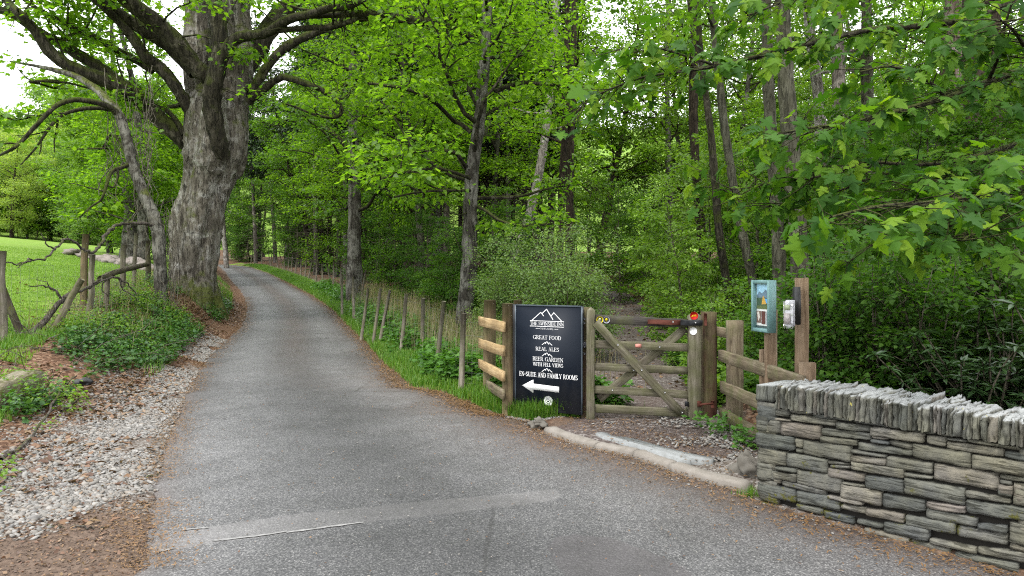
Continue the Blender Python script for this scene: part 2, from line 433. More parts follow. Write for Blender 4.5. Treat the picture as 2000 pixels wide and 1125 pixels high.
MATS['lf_syc'] = leafmat('large sycamore leaves', [(.022, .070, .010), (.032, .09, .012), (.042, .112, .013), (.05, .125, .013), (.062, .145, .014), (.085, .175, .016), (.16, .265, .02)], .46, .5, (1.45, 1.5, .4), .12)
MATS['lf_grey'] = leafmat('grey green shrub leaves', [(.10, .17, .06), (.135, .215, .075), (.165, .25, .085)], .5)
MATS['lf_lime'] = leafmat('fresh lime leaves', [(.08, .16, .022), (.12, .22, .028), (.16, .27, .035)], .48)
MATS['lf_yellow'] = leafmat('haze-paled yellow green young leaves', [(.20, .28, .08), (.25, .34, .095), (.30, .37, .11)], .6)  # pale young leaves, lightened further to paint in haze and bright distance
MATS['lf_copper'] = leafmat('pink brown young leaves', [(.16, .12, .07), (.2, .16, .09), (.13, .15, .06)], .4)
MATS['lf_far'] = leafmat('haze-paled distant green leaves', [(.12, .21, .07), (.16, .27, .085), (.2, .31, .1)], .58)  # haze of the far trees is put into this paler leaf colour
MATS['lf_spruce'] = leafmat('spruce needles', [(.014, .03, .012), (.022, .045, .016), (.03, .055, .018)], .15)
MATS['lf_rhodo'] = leafmat('glossy dark leaves', [(.02, .045, .016), (.03, .065, .02), (.045, .09, .03)], .15, .28, spec=.6)
MATS['lf_herb'] = leafmat('nettle leaves', [(.035, .10, .015), (.055, .145, .02), (.085, .2, .028)], .35)
MATS['lf_ivy'] = leafmat('bank herb leaves', [(.022, .065, .018), (.035, .095, .024), (.06, .13, .024)], .3)
MATS['grass'] = leafmat('verge grass', [(.045, .12, .012), (.07, .17, .016), (.1, .22, .022), (.16, .22, .05)], .35)
MATS['field_grass'] = leafmat('pasture grass', [(.11, .205, .028), (.145, .255, .036), (.18, .3, .045)], .35)
MATS['straw'] = leafmat('dry grass stems', [(0.18, 0.15, 0.0825), (0.225, 0.195, 0.112), (0.15, 0.143, 0.0675)], .25)
MATS['litter'] = leafmat('fallen leaves', [(0.0595, 0.0298, 0.017), (0.102, 0.051, 0.0289), (0.145, 0.0808, 0.0467), (0.187, 0.128, 0.0765), (0.0765, 0.0425, 0.0298)], .1)
MATS['needle'] = leafmat('fallen needles', [(0.144, 0.078, 0.036), (0.18, 0.108, 0.048), (0.12, 0.066, 0.03)], .1)
def stonemat(name, cols, sc=20, dirt=.3):
    m = Mt(name); v = m.co(); r = m.n('NewGeometry').outputs['Random Per Island']
    c = m.ramp(r, [(i / (len(cols) - 1), k) for i, k in enumerate(cols)])
    a = m.noise(v, sc, 6, .65)
    c = m.mix(m.ramp(a, [(.35, .45), (.6, 0.0)]), c, m.mix(1.0, c, (.5, .48, .42), 'MULTIPLY'))
    return m.done(m.pbr(c, .85, m.bump(a, .5, .006), .2))
MATS['gravel'] = stonemat('limestone chippings', [(0.174, 0.164, 0.149), (0.241, 0.232, 0.218), (0.13, 0.125, 0.116), (0.28, 0.271, 0.257), (0.202, 0.174, 0.145), (0.16, 0.16, 0.16)])
MATS['crumb'] = stonemat('soil crumbs', [(.05, .034, .026), (.09, .065, .05), (.13, .10, .08), (.07, .05, .04)])
MATS['kerb'] = stonemat('kerb sandstone', [(.175, .158, .14), (.225, .205, .18)], 9)
MATS['slab'] = stonemat('grey slate slab', [(.21, .22, .22), (.25, .26, .26)], 22)
MATS['rock'] = stonemat('mossy rock', [(0.0806, 0.0744, 0.062), (0.124, 0.115, 0.0992)], 12)
MATS['rubble'] = stonemat('field stones', [(0.204, 0.186, 0.168), (0.156, 0.147, 0.132), (0.24, 0.204, 0.186)], 6)
def slate(name, cols, lines, light=0.0):
    m = Mt(name); g = m.attr('gr', 'Vector'); v = m.co(); r = m.n('NewGeometry').outputs['Random Per Island']
    c = m.ramp(r, [(i / (len(cols) - 1), k) for i, k in enumerate(cols)])
    s1 = m.noise(m.scale(g, lines), 1.0, 6, .65, .6); s2 = m.noise(v, 11, 6, .68); s3 = m.noise(v, 55, 4, .6); s4 = m.noise(v, 3, 3, .5)
    c = m.mix(m.ramp(s1, [(.41, .9), (.50, 0.0)]), c, m.mix(1.0, c, (.30, .30, .28), 'MULTIPLY'))
    c = m.mix(m.ramp(s2, [(.4, .0), (.66, .6)]), c, m.mix(1.0, c, (1.85, 1.8, 1.65), 'MULTIPLY'))
    c = m.mix(m.ramp(s4, [(.4, .5), (.62, 0.0)]), c, m.mix(1.0, c, (.82, .8, .6), 'MULTIPLY'))
    zz = m.n('SeparateXYZ', {0: v}).outputs[2]
    mo = m.math('SUBTRACT', m.noise(v, 6.5, 6, .7), m.math('MULTIPLY', zz, .22))
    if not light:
        c = m.mix(m.ramp(mo, [(.55, 0.0), (.60, .92)]), c, m.mix(s3, (.02, .022, .005), (.13, .125, .014)))
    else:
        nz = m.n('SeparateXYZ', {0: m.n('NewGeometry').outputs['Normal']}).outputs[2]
        c = m.mix(m.ramp(nz, [(.45, 0.0), (.8, .85)]), c, m.mix(s2, (.22, .23, .23), (.42, .43, .43)))  # skylight on the coping tops painted in: upward faces turn pale grey
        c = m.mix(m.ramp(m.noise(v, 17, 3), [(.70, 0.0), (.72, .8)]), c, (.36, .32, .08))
    h = m.math('ADD', m.math('ADD', s1, m.math('MULTIPLY', s3, .35)), s2)
    return m.done(m.pbr(c, .88, m.bump(h, .8, .012), .2))
MATS['wall'] = slate('walling slate', [(.098, .098, .086), (.135, .13, .112), (.08, .085, .08), (.118, .115, .102), (.066, .072, .073), (.148, .14, .122), (.128, .115, .106)], (5, 5, 60))
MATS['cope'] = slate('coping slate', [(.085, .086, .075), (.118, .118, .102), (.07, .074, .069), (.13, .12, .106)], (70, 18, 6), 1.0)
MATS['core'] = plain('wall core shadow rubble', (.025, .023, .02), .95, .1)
MATS['gate_wood'] = woodmat('grey weathered gate oak', (0.0504, 0.042, 0.0295), (0.134, 0.118, 0.0883), (0.227, 0.206, 0.164), 0, .6)
MATS['gate_dark'] = woodmat('dark worn rail', (0.0225, 0.0195, 0.0165), (0.0525, 0.0465, 0.0413), (0.0975, 0.09, 0.0825), 0, .2)
MATS['post_wood'] = woodmat('brown round post', (0.048, 0.0336, 0.0176), (0.128, 0.0944, 0.052), (0.2, 0.16, 0.096), 0, .35)
MATS['new_wood'] = woodmat('fresh sawn rail', (0.223, 0.149, 0.0702), (0.372, 0.264, 0.136), (0.462, 0.355, 0.207))
MATS['old_rail'] = woodmat('old mossy rail', (0.04, 0.032, 0.02), (0.112, 0.092, 0.06), (0.192, 0.16, 0.112), .5, .5)
MATS['rail_wood'] = woodmat('weathered rail', (0.064, 0.048, 0.0304), (0.16, 0.128, 0.084), (0.256, 0.216, 0.156), 0, .3)
MATS['sign_post'] = woodmat('pale brown square post', (0.105, 0.0675, 0.0413), (0.225, 0.161, 0.105), (0.323, 0.247, 0.18))
MATS['wet_post'] = woodmat('dark stained gatepost', (0.03, 0.0188, 0.0112), (0.09, 0.0638, 0.0375), (0.15, 0.12, 0.075), .2, .3, 1.0)
MATS['fence_post'] = woodmat('grey split post', (0.06, 0.051, 0.0375), (0.158, 0.139, 0.109), (0.27, 0.247, 0.203), 0, .25)
MATS['dark_post'] = woodmat('dark rotten post', (.018, .014, .01), (.05, .04, .028), (.11, .09, .065), .2, .2)
MATS['moss_post'] = woodmat('mossy leaning post', (.06, .05, .032), (.18, .155, .11), (.33, .3, .24), .45, .3)
MATS['wire'] = plain('galvanised wire', (.16, .16, .155), .5, .4, .6)
MATS['metal'] = plain('dark iron', (.025, .026, .03), .5, .5, .5)
MATS['rust'] = plain('rusty iron', (.09, .03, .02), .8, .2, .2, .3, 40)
MATS['steel'] = plain('grey steel bolt', (.4, .4, .4), .4, .5, .8)
MATS['white'] = plain('white print', (.8, .8, .8), .5, .3, 0, .03)
MATS['yellow'] = plain('yellow disc', (.75, .62, .01), .5)
MATS['black'] = plain('black plastic', (.012, .012, .013), .45, .4)
MATS['red'] = plain('red disc', (.38, .008, .008), .6, .15)
MATS['pink'] = plain('faded red plate', (.5, .2, .16), .6)
MATS['grey_ring'] = plain('grey ring', (.35, .37, .42), .5)
MATS['teal'] = plain('teal painted frame', (.15, .27, .27), .45, .3, 0, .05)
def signmat():
    m = Mt('navy sign panel'); v = m.co(); z = m.n('SeparateXYZ', {0: v}).outputs[2]
    d = m.math('SUBTRACT', m.noise(m.scale(v, (1, 1, .5)), 5, 5, .65), m.math('MULTIPLY', z, .55))
    c = m.mix(m.ramp(d, [(.28, 0.0), (.62, .5)]), (.0075, .011, .018), (.045, .045, .048))
    return m.done(m.pbr(c, m.ramp(d, [(.2, .5), (.6, .7)]), None, .15))
MATS['navy'] = signmat()
def asphalt(name, chip=1.0, tone=.74, tint=(1, 1, 1)):
    m = Mt(name); v = m.co(); u = m.attr('u'); w = m.attr('dirt')
    ve = m.n('TexVoronoi', {'Vector': v, 'Scale': 74.0}, feature='F1'); cell = m.n('SeparateColor', {0: ve.outputs['Color']}).outputs[0]
    ve2 = m.n('TexVoronoi', {'Vector': v, 'Scale': 120.0}, feature='F1'); cell2 = m.n('SeparateColor', {0: ve2.outputs['Color']}).outputs[1]
    mx = m.math('MAXIMUM', m.math('MULTIPLY', cell, m.ramp(ve.outputs['Distance'], [(.25, 1.0), (.5, .45)])), m.math('MULTIPLY', cell2, .8))
    c = m.ramp(mx, [(.0, (.05, .05, .052)), (.4, (.085, .085, .087)), (.62, (.14, .139, .138)), (.8, (.2, .198, .195)), (.97, (.34, .333, .32))])
    smooth = m.mix(m.noise(v, 40, 3), (.16, .153, .15), (.27, .262, .257))
    pm = m.ramp(m.math('ADD', m.attr('patch'), m.math('MULTIPLY', m.math('SUBTRACT', m.noise(v, 9, 4), .5), .7)), [(.38, 0.0), (.58, 1.0)])
    c = m.mix(m.math('MULTIPLY', pm, .4), c, smooth)
    p2 = m.ramp(m.math('ADD', m.attr('stain'), m.math('MULTIPLY', m.math('SUBTRACT', m.noise(v, 6, 5), .5), .8)), [(.35, 0.0), (.6, 1.0)])
    c = m.mix(m.math('MULTIPLY', p2, .65), c, m.mix(m.noise(v, 50, 3), (.085, .078, .08), (.135, .125, .127)))
    big = m.noise(v, .55, 4, .6, .3); md = m.noise(v, 3.3, 5, .62)
    c = m.mix(1.0, c, m.ramp(big, [(.3, .66), (.7, 1.2)]), 'MULTIPLY')
    c = m.mix(1.0, c, m.ramp(md, [(.3, .86), (.7, 1.1)]), 'MULTIPLY')
    trk = m.ramp(u, [(0.0, .8), (.22, 1.22), (.5, .66), (.76, 1.2), (1.0, .74)], 'EASE')
    c = m.mix(1.0, c, trk, 'MULTIPLY')
    crk = m.n('TexVoronoi', {'Vector': m.n('Mix', {0: .12, 4: v, 5: m.n('TexNoise', {'Vector': v, 'Scale': 3.0, 'Detail': 4}).outputs['Color']}, data_type='VECTOR').outputs[1], 'Scale': .55}, feature='DISTANCE_TO_EDGE').outputs['Distance']
    ckm = m.math('MULTIPLY', m.ramp(crk, [(.003, .8), (.008, 0.0)]), m.ramp(m.noise(v, .4, 3), [(.5, 0.0), (.6, 1.0)]))
    c = m.mix(ckm, c, (.02, .019, .018))
    dm = m.math('MULTIPLY', w, m.ramp(m.noise(v, 2.1, 6, .68), [(.28, .35), (.62, 1.0)]))
    c = m.mix(m.math('MULTIPLY', dm, .85), c, m.mix(m.noise(v, 45, 3, .7), (.06, .042, .035), (.17, .125, .10)))
    c = m.mix(1.0, c, tuple(k * tone for k in tint), 'MULTIPLY')
    h = m.math('MULTIPLY', m.math('SUBTRACT', 1.0, ve.outputs['Distance']), .8 * chip + .1)
    h = m.math('ADD', h, m.math('MULTIPLY', m.noise(v, 90, 3), .4))
    return m.done(m.pbr(c, m.ramp(md, [(.3, .55), (.7, .75)]), m.bump(h, .6, .008), .35))
MATS['asphalt'] = asphalt('chipped asphalt', 1, .74)
MATS['patch'] = asphalt('smooth trench repair', .5, .84, (1.08, 1.04, 1.06))
MATS['paint'] = plain('worn white line', (.24, .237, .23), .8, .1, 0, .5, 45)
def groundmat():
    m = Mt('bank soil and turf'); v = m.co()
    gr, li, gv = m.attr('grass'), m.attr('litter'), m.attr('gravel')
    n1 = m.noise(v, 2.2, 6, .65); n2 = m.noise(v, 14, 5, .68); n3 = m.noise(v, 60, 4, .7); nb = m.noise(v, .16, 4, .55)
    soil = m.mix(n3, (.045, .03, .022), (.14, .10, .075))
    soil = m.mix(m.ramp(n2, [(.4, 0.0), (.6, .6)]), soil, (.17, .125, .095))
    vo = m.n('TexVoronoi', {'Vector': v, 'Scale': 26.0}); cc = m.n('SeparateColor', {0: vo.outputs['Color']}).outputs[0]
    litt = m.ramp(cc, [(0.0, (.05, .028, .018)), (.4, (.10, .055, .034)), (.75, (.16, .095, .06)), (1.0, (.22, .15, .1))])
    stone = m.ramp(m.n('SeparateColor', {0: m.n('TexVoronoi', {'Vector': v, 'Scale': 55.0}).outputs['Color']}).outputs[0], [(0.0, (.06, .045, .035)), (.4, (.11, .092, .076)), (.75, (.17, .155, .14)), (1.0, (.26, .245, .225))])
    turf = m.mix(n3, (.105, .185, .024), (.175, .28, .042))
    turf = m.mix(m.ramp(nb, [(.4, 0.0), (.62, .6)]), turf, (.16, .235, .045))
    turf = m.mix(m.ramp(n1, [(.5, 0.0), (.72, .45)]), turf, (.07, .135, .014))
    def edge(a): return m.ramp(m.math('ADD', a, m.math('MULTIPLY', m.math('SUBTRACT', m.math('ADD', n1, m.math('MULTIPLY', n2, .6)), .8), .7)), [(.4, 0.0), (.6, 1.0)])
    c = m.mix(edge(li), soil, litt); c = m.mix(edge(gv), c, stone); c = m.mix(edge(gr), c, turf)
    h = m.math('ADD', m.math('MULTIPLY', n3, .5), m.math('ADD', n2, m.math('MULTIPLY', vo.outputs['Distance'], -.4)))
    return m.done(m.pbr(c, .95, m.bump(h, .8, .03), .1))
MATS['ground'] = groundmat()
def pathmat():
    m = Mt('dark gravel path'); v = m.co(); vo = m.n('TexVoronoi', {'Vector': v, 'Scale': 42.0}); cc = m.n('SeparateColor', {0: vo.outputs['Color']}).outputs[0]
    n1 = m.noise(v, 1.2, 5, .6)
    c = m.ramp(cc, [(0.0, (.05, .042, .038)), (.5, (.10, .086, .08)), (.85, (.17, .15, .14)), (1.0, (.33, .31, .29))])
    c = m.mix(m.ramp(n1, [(.4, .7), (.65, 0.0)]), c, (.085, .06, .05))
    return m.done(m.pbr(c, .9, m.bump(m.math('ADD', vo.outputs['Distance'], m.noise(v, 9, 4)), .9, .02), .15))
MATS['path'] = pathmat()
# ------------------------------------------------------------------ ground sheet
def axis(lo, d0, d1, hi, st, gr):
    mid = list(np.arange(d0, d1, st)); a = []; s = st; x = d0
    while x > lo: s *= gr; x -= s; a.append(x)
    b = []; s = st; x = mid[-1]
    while x < hi: s *= gr; x += s; b.append(x)
    return np.array(a[::-1] + mid + b)
gx = axis(-420, -9.5, 4.5, 420, .09, 1.045); gyy = axis(-60, 2.6, 18, 520, .09, 1.035)
XX, YY = np.meshgrid(gx, gyy); xs, ys = XX.ravel(), YY.ravel()
zs = Hgt(xs, ys)
dl = xL(ys) - xs; dr = xs - xR(ys); pdv = pathd(xs, ys)
left = dl > 0; right = dr > 0
fieldm = sstep((dl - np.interp(ys, [0, 8, 12, 20], [4.5, 3.6, 2.0, 2.0])) / 1.0)
grass = np.where(ys > 84, 1.0, 0) + np.where(left, fieldm, 0) + np.where(right & (ys > 9), np.exp(-((dr - .7) / .55) ** 2) * 1.2, 0)
grass = np.where(left & (ys > 6.5) & (ys < 11), np.maximum(grass, sstep((dl - 2.3) / .8)), grass)
gravel = np.where(left & (ys < 13), np.exp(-np.maximum(dl - .2, 0) / 1.1) * np.interp(ys, [4.6, 5.2, 9, 13], [.25, 1, 1, .3]), 0)
gravel = np.where(right & (ys < 8.3) & (ys > 4.5), .62 * np.exp(-np.maximum(np.abs(xs - 1.9) - .4, 0) * 2), gravel)
litter = np.where(left, np.interp(dl, [0, .1, .5, 1.5, 3], [.6, .8, .75, .9, .3]) * np.interp(ys, [5, 6.5], [.3, 1]), np.where(right, np.interp(dr, [0, 1.2, 2.5], [.5, .2, .95]), 0))
ny, nx = XX.shape
ii = (np.arange(ny - 1)[:, None] * nx + np.arange(nx - 1)[None]).ravel()
rawmesh('ground', np.stack([xs, ys, zs], 1), [np.stack([ii, ii + 1, ii + nx + 1, ii + nx], 1)], MATS['ground'], None, True,
        {'grass': grass, 'litter': litter, 'gravel': gravel})['kind'] = 'structure'

# ------------------------------------------------------------------ road
ry = np.concatenate([np.arange(-30, 2, 1.0), np.arange(2, 8, .05), np.arange(8, 14, .12), np.arange(14, 30, .3), np.arange(30, Lw[-1, 1], .6)])
nc = 90; uu = np.linspace(0, 1, nc)
a = xL(ry); b = xR(ry)
rag = .05 * vnoise(ry * 0, ry, 4.0, 7) + .025 * vnoise(ry * 0, ry, 13, 8)
a = a - .03 + rag; b = np.where((ry > 5.2) & (ry < 7.6), b + .03, b + .03 + .06 * vnoise(ry * 0, ry, 5, 9))
X = a[:, None] * (1 - uu) + b[:, None] * uu; Yg = ry[:, None] * np.ones((1, nc))
Z = zp(Yg) + .02 * (1 - (2 * uu - 1) ** 2)[None] * np.clip((Yg - 6) / 5, 0, 1) - .012 * (np.abs(2 * uu - 1) > .97)
de_r = (b[:, None] - X); de_l = X - a[:, None]
dirt = .75 * np.exp(-de_l / .16) + .85 * np.exp(-de_r / .28)
near = np.interp(Yg, [3.6, 5.5, 7.5, 9.5, 11.0, 13], [.35, .9, 1.0, 1.0, .8, .2])
dirt = dirt + near * np.exp(-np.maximum(de_r - .15, 0) / .55) + .9 * np.exp(-((uu[None] - .5) / .12) ** 2) * np.interp(Yg, [9, 13, 20, 40], [0, .45, .75, .6])
U = uu[None] * np.ones_like(X)
# near the junction the worn lanes follow the left edge of the tarmac, 3.2 m wide
U = np.where(Yg < 11, np.clip(de_l / np.interp(Yg, [8, 11], [3.6, 3.1]), 0, 1), U); U = np.where(Yg < 11, .5 + (U - .5) * np.interp(Yg, [4, 11], [.5, 1]), U)
def inpoly(px, py, poly):
    r = np.zeros(px.shape, bool); q = np.array(poly); j = len(q) - 1
    for i in range(len(q)):
        c_ = ((q[i, 1] > py) != (q[j, 1] > py)) & (px < (q[j, 0] - q[i, 0]) * (py - q[i, 1]) / (q[j, 1] - q[i, 1] + 1e-12) + q[i, 0]); r ^= c_; j = i
    return r
T1 = [(278,1068),(330,1044),(440,1024),(560,1006),(720,990),(880,974),(1035,961),(1090,954),(1095,972),(1035,984),(880,1002),(720,1019),(575,1040),(450,1056),(345,1074),(290,1082)]
T2 = [(1075,1050),(1130,1044),(1200,1052),(1290,1085),(1340,1110),(1380,1150),(1200,1170),(1110,1135),(1072,1085)]
patch = np.zeros_like(X); stain = np.zeros_like(X)
for poly, k_, arr in ((T1, 1.0, patch), (T2, .9, stain)):
    w_ = [G(*p)[:2] for p in poly]
    for ox, oy in ((0, 0), (.03, 0), (-.03, 0), (0, .03), (0, -.03)): arr += .2 * k_ * inpoly(X + ox, Yg + oy, w_)
i0 = (np.arange(len(ry) - 1)[:, None] * nc + np.arange(nc - 1)[None]).ravel()
RV = np.stack([X.ravel(), Yg.ravel(), Z.ravel()], 1)
# the bend beyond the old tree
e0 = len(RV); ext = []
pa = np.array([X[-1, 0], ry[-1]]); pb = np.array([X[-1, -1], ry[-1]])
pl = smoothline([(*pa, 0), (pa[0] - 6, pa[1] + 1.2, 0), (pa[0] - 20, pa[1] + 2.5, 0), (pa[0] - 45, pa[1] + 3, 0)], 6)
pr_ = smoothline([(*pb, 0), (pb[0] - 5, pb[1] + 3.2, 0), (pb[0] - 20, pb[1] + 6, 0), (pb[0] - 47, pb[1] + 6.4, 0)], 6)
for q, r in zip(pl[0:], pr_[0:]):
    for t in np.linspace(0, 1, 6):
        w_ = q * (1 - t) + r * t; ext.append((w_[0], w_[1], zp(w_[1])))
ne = len(pl); i1 = e0 + (np.arange(ne - 1)[:, None] * 6 + np.arange(5)[None]).ravel()
RV = np.vstack([RV, ext])
rawmesh('road', RV, [np.stack([i0, i0 + 1, i0 + nc + 1, i0 + nc], 1), np.stack([i1, i1 + 1, i1 + 7, i1 + 6], 1)], MATS['asphalt'], None, True,
        {'u': np.concatenate([U.ravel(), np.full(len(ext), .4)]), 'dirt': np.concatenate([dirt.ravel(), np.full(len(ext), .2)]), 'patch': np.concatenate([patch.ravel(), np.zeros(len(ext))]), 'stain': np.concatenate([stain.ravel(), np.zeros(len(ext))])})['kind'] = 'structure'

def strip(name, top, bot, dz, mat, per=8, jit=.012, u=.3, dirt=.1):
    """ragged sheet between two pixel-traced edges that lie on the road"""
    A = smoothline([G(*p) for p in top], per); B = smoothline([G(*p) for p in bot], per)
    n = 7; V = []
    for k, (p, q) in enumerate(zip(A, B)):
        ja, jb = RNG.normal(0, jit, 2)
        for j in range(n):
            t = j / (n - 1); w_ = p * (1 - t) + q * t
            w_[1] += ja * (1 - t) + jb * t; w_[2] = zp(w_[1]) + dz + .006 * 0
            V.append(w_)
    m = len(A); ix = (np.arange(m - 1)[:, None] * n + np.arange(n - 1)[None]).ravel()
    o = rawmesh(name, V, [np.stack([ix, ix + 1, ix + n + 1, ix + n], 1)], mat, None, True, {'u': np.full(len(V), u), 'dirt': np.full(len(V), dirt)})
    o['kind'] = 'structure'; return o
strip('road_marking', [(415,1056),(450,1052.5),(520,1043.5),(560,1038)], [(415,1058),(450,1055),(520,1046),(560,1040)], .005, MATS['paint'], 6, .004)
strip('road_marking', [(560,1040),(640,1029),(710,1020)], [(560,1042),(640,1031.5),(710,1022)], .0052, MATS['paint'], 6, .004)
strip('road_marking', [(357,1034.5),(380,1032.5),(407,1030.5)], [(357,1037),(380,1035),(407,1032.5)], .005, MATS['paint'], 6, .003)
strip('road_marking', [(300,1077),(320,1074),(340,1071)], [(300,1080),(320,1077.5),(340,1073)], .005, MATS['paint'], 6, .003)

# gravel path through the gate
py_ = np.concatenate([np.arange(6.0, 14, .12), np.arange(14, 42, .5)]); n = 14
cx = np.interp(py_, PATH_C[:, 1], PATH_C[:, 0]); cw = np.interp(py_, PATH_C[:, 1], PATH_C[:, 2])
t_ = np.linspace(-1, 1, n); hw_ = cw + .12 + .08 * vnoise(py_ * 0, py_, 3, 4); xl_ = np.where(py_ < 8, np.maximum(cx - hw_, xR(py_) + .128), cx - hw_); X = xl_[:, None] + (t_[None] + 1) / 2 * (cx + hw_ - xl_)[:, None]; Yg = py_[:, None] * np.ones((1, n))
Z = zp(Yg) + .05 + .012 * vnoise(X, Yg, 4, 3) - .045 * (np.abs(t_)[None] > .95) * np.where(Yg > 7.9, 1, .6)
# the apron stays behind the kerb line
pass
ix = (np.arange(len(py_) - 1)[:, None] * n + np.arange(n - 1)[None]).ravel()
rawmesh('path', np.stack([X.ravel(), Yg.ravel(), Z.ravel()], 1), [np.stack([ix, ix + 1, ix + n + 1, ix + n], 1)], MATS['path'], None, True)['kind'] = 'structure'

# ------------------------------------------------------------------ rocks, kerb
def rockblob(name, c, r, mat, seed, parent=None, sub=3, amp=.22, flat=0.0):
    import bmesh
    bm = bmesh.new(); bmesh.ops.create_icosphere(bm, subdivisions=sub, radius=1)
    V = np.array([v.co[:] for v in bm.verts]); Fc = np.array([[v.index for v in f.verts] for f in bm.faces]); bm.free()
    k = 1 + amp * vnoise(V[:, 0] * 1.7 + V[:, 2], V[:, 1] * 1.7 - V[:, 2], 1, seed) + amp * .5 * vnoise(V[:, 0] * 4, V[:, 1] * 4 + V[:, 2] * 3, 1, seed + 1) + amp * .2 * vnoise(V[:, 0] * 11 + V[:, 2] * 7, V[:, 1] * 11, 1, seed + 2)
    V = V * k[:, None] * np.array(r); 
    return rawmesh(name, V + np.array(c), [Fc], mat, parent, sub > 2)
EDW = np.array([G(*p)[:2] for p in EDG]); CUM = np.concatenate([[0], np.cumsum(np.linalg.norm(np.diff(EDW, axis=0), axis=1))])
def kerb_at(s): return np.array([np.interp(s, CUM, EDW[:, 0]), np.interp(s, CUM, EDW[:, 1])])
KL = [0, .66, 1.32, CUM[4] + .0, CUM[-1]]
KL = [0.0, CUM[2], (CUM[2] + CUM[4]) / 2, CUM[4] + .05, CUM[-1]]
kl_names = ['rounded dirty kerb stone nearest the inn sign', 'sandy kerb stone beside the end of the slate slab by the gate', 'chipped kerb stone alongside the middle of the slate slab', 'pale clean kerb stone ending at the stone wall']
for k in range(4):
    s0, s1 = KL[k] + .006, KL[k + 1] - .006; m = 14; V = []
    sec = [(-.005, -.06), (-.002, .032), (.010, .050), (.026, .058), (.07, .062), (.10, .058), (.115, .045), (.12, -.06)]
    for i in range(m + 1):
        s = s0 + (s1 - s0) * i / m; p = kerb_at(s); q = kerb_at(s + .05) - kerb_at(s - .05); q = q / (np.linalg.norm(q) + 1e-9); nrm = np.array([-q[1], q[0]])
        if nrm[1] < 0: nrm = -nrm
        end = min(i, m - i); f = 1 - .10 * (end == 0)
        ww = 1 + .12 * vnoise(s, k, 3, 5)
        for (dx, dz) in sec:
            V.append((p[0] + nrm[0] * dx * ww + RNG.normal(0, .003), p[1] + nrm[1] * dx * ww + RNG.normal(0, .003), float(zp(p[1])) + max(dz, -.06) * f * (.9 + .1 * vnoise(s, 3, 4, 6)) + RNG.normal(0, .002)))
    fs = []; ns = len(sec)
    for i in range(m):
        for j in range(ns - 1): fs.append([i * ns + j, (i + 1) * ns + j, (i + 1) * ns + j + 1, i * ns + j + 1])
    caps = [list(range(ns)), [m * ns + j for j in range(ns)][::-1]]
    o = rawmesh('kerb_stone', V, [np.array(fs), np.array(caps)], MATS['kerb'], None, False)
    tag(o, kl_names[k], 'kerb stone', 'kerb stones before the gate')
# slate slab behind the kerb
out = [(1163,851),(1172,848),(1185,850),(1200,857),(1218,858),(1240,862),(1275,872),(1305,880),(1330,886),(1362,893),(1397,899),(1388,904),(1372,903),(1350,902),(1338,905),(1312,897),(1290,891),(1268,884),(1245,874),(1222,870),(1200,863),(1178,857)]
sv = np.array([G(x, y - 5, .072) for x, y in out]); mb = MB()
mb.poly(sv, (0, 0, -.12)); o = mb.build('stone_slab', MATS['slab'])
tag(o, 'long pale grey slate slab lying flat behind the kerb at the gate', 'stone slab')
o = rockblob('boulder', (1.85, 5.60, .10), (.10, .11, .105), MATS['rock'], 3, None, 4, .55); tag(o, 'rounded grey boulder tucked against the end of the stone wall', 'boulder')
o = rockblob('rock', G(1052, 827, .05), (.075, .06, .05), MATS['rock'], 9, None, 4, .6); tag(o, 'brown rough rock in the verge under the inn sign', 'rock')

# ------------------------------------------------------------------ dry stone wall (traced stone by stone)
W0 = np.array([1.735, 5.08]); W1 = np.array([2.74, 3.83]); wd = (W1 - W0) / np.linalg.norm(W1 - W0); wn = np.array([-wd[1], wd[0]])   # wn points away from the road
if wn[0] < 0: wn = -wn
def wallhit(px, py):
    d = np.array([(px - 1000) / F, 1.0]); # point = d*Y on the ground plan
    # (d*Y - W0) . wn = 0
    Y = np.dot(W0, wn) / np.dot(d, wn)
    p = d * Y; return np.dot(p - W0, wd), CAMZ - (py - HY) / F * Y
def wpt(s, z, dep=0.0):
    p = W0 + wd * s + wn * dep; return np.array([p[0], p[1], z])
A4 = """25,240,325,255,280,360 265,290,325,435,310,340 445,325,355,725,370,390 735,378,395,1090,425,445 1095,440,455,1240,462,475 275,335,380,600,385,430 150,362,378,270,380,395
25,345,455,110,360,465 112,372,470,195,385,480 200,392,485,490,430,528 610,395,440,858,430,470 500,440,490,858,480,530 492,500,540,760,532,570 865,430,495,1250,485,550 868,496,516,985,512,528
868,522,545,995,542,562 1005,530,565,1170,560,605 1275,495,550,1410,512,580 1260,462,478,1340,470,486 1350,472,492,1560,497,512 1425,512,527,1570,530,545 22,470,565,300,510,605 308,515,580,362,530,590
308,590,620,362,598,625 368,532,625,712,575,690 770,545,600,1170,610,645 1180,560,655,1600,625,730 1425,540,590,1840,600,655 1575,520,545,2000,590,612 1855,615,650,2040,640,695 725,600,625,970,640,660
722,640,680,970,670,715 975,648,725,1310,700,780 720,688,740,1105,745,808 35,580,690,240,620,720 248,625,715,540,675,775 548,680,703,705,703,713 565,710,730,705,722,740 550,735,800,820,785,840
825,790,875,1100,825,925 1110,768,795,1315,800,820 1615,640,735,2060,700,800 1330,705,820,1800,780,905 1815,785,815,2060,815,850 1810,855,925,1910,870,935 1815,825,850,1900,838,862 1115,805,920,1555,890,1010 1565,900,950,1890,960,1000
1920,845,985,2080,875,1015 30,695,820,140,710,830 145,718,745,312,740,775 145,760,805,310,785,835 315,745,860,645,800,925 215,830,865,530,895,940 145,815,840,205,820,850 655,835,850,820,865,880
650,855,950,940,910,1015 30,840,930,305,895,990 315,900,985,630,960,1050 545,935,960,800,985,1010 950,925,1025,1260,980,1060"""
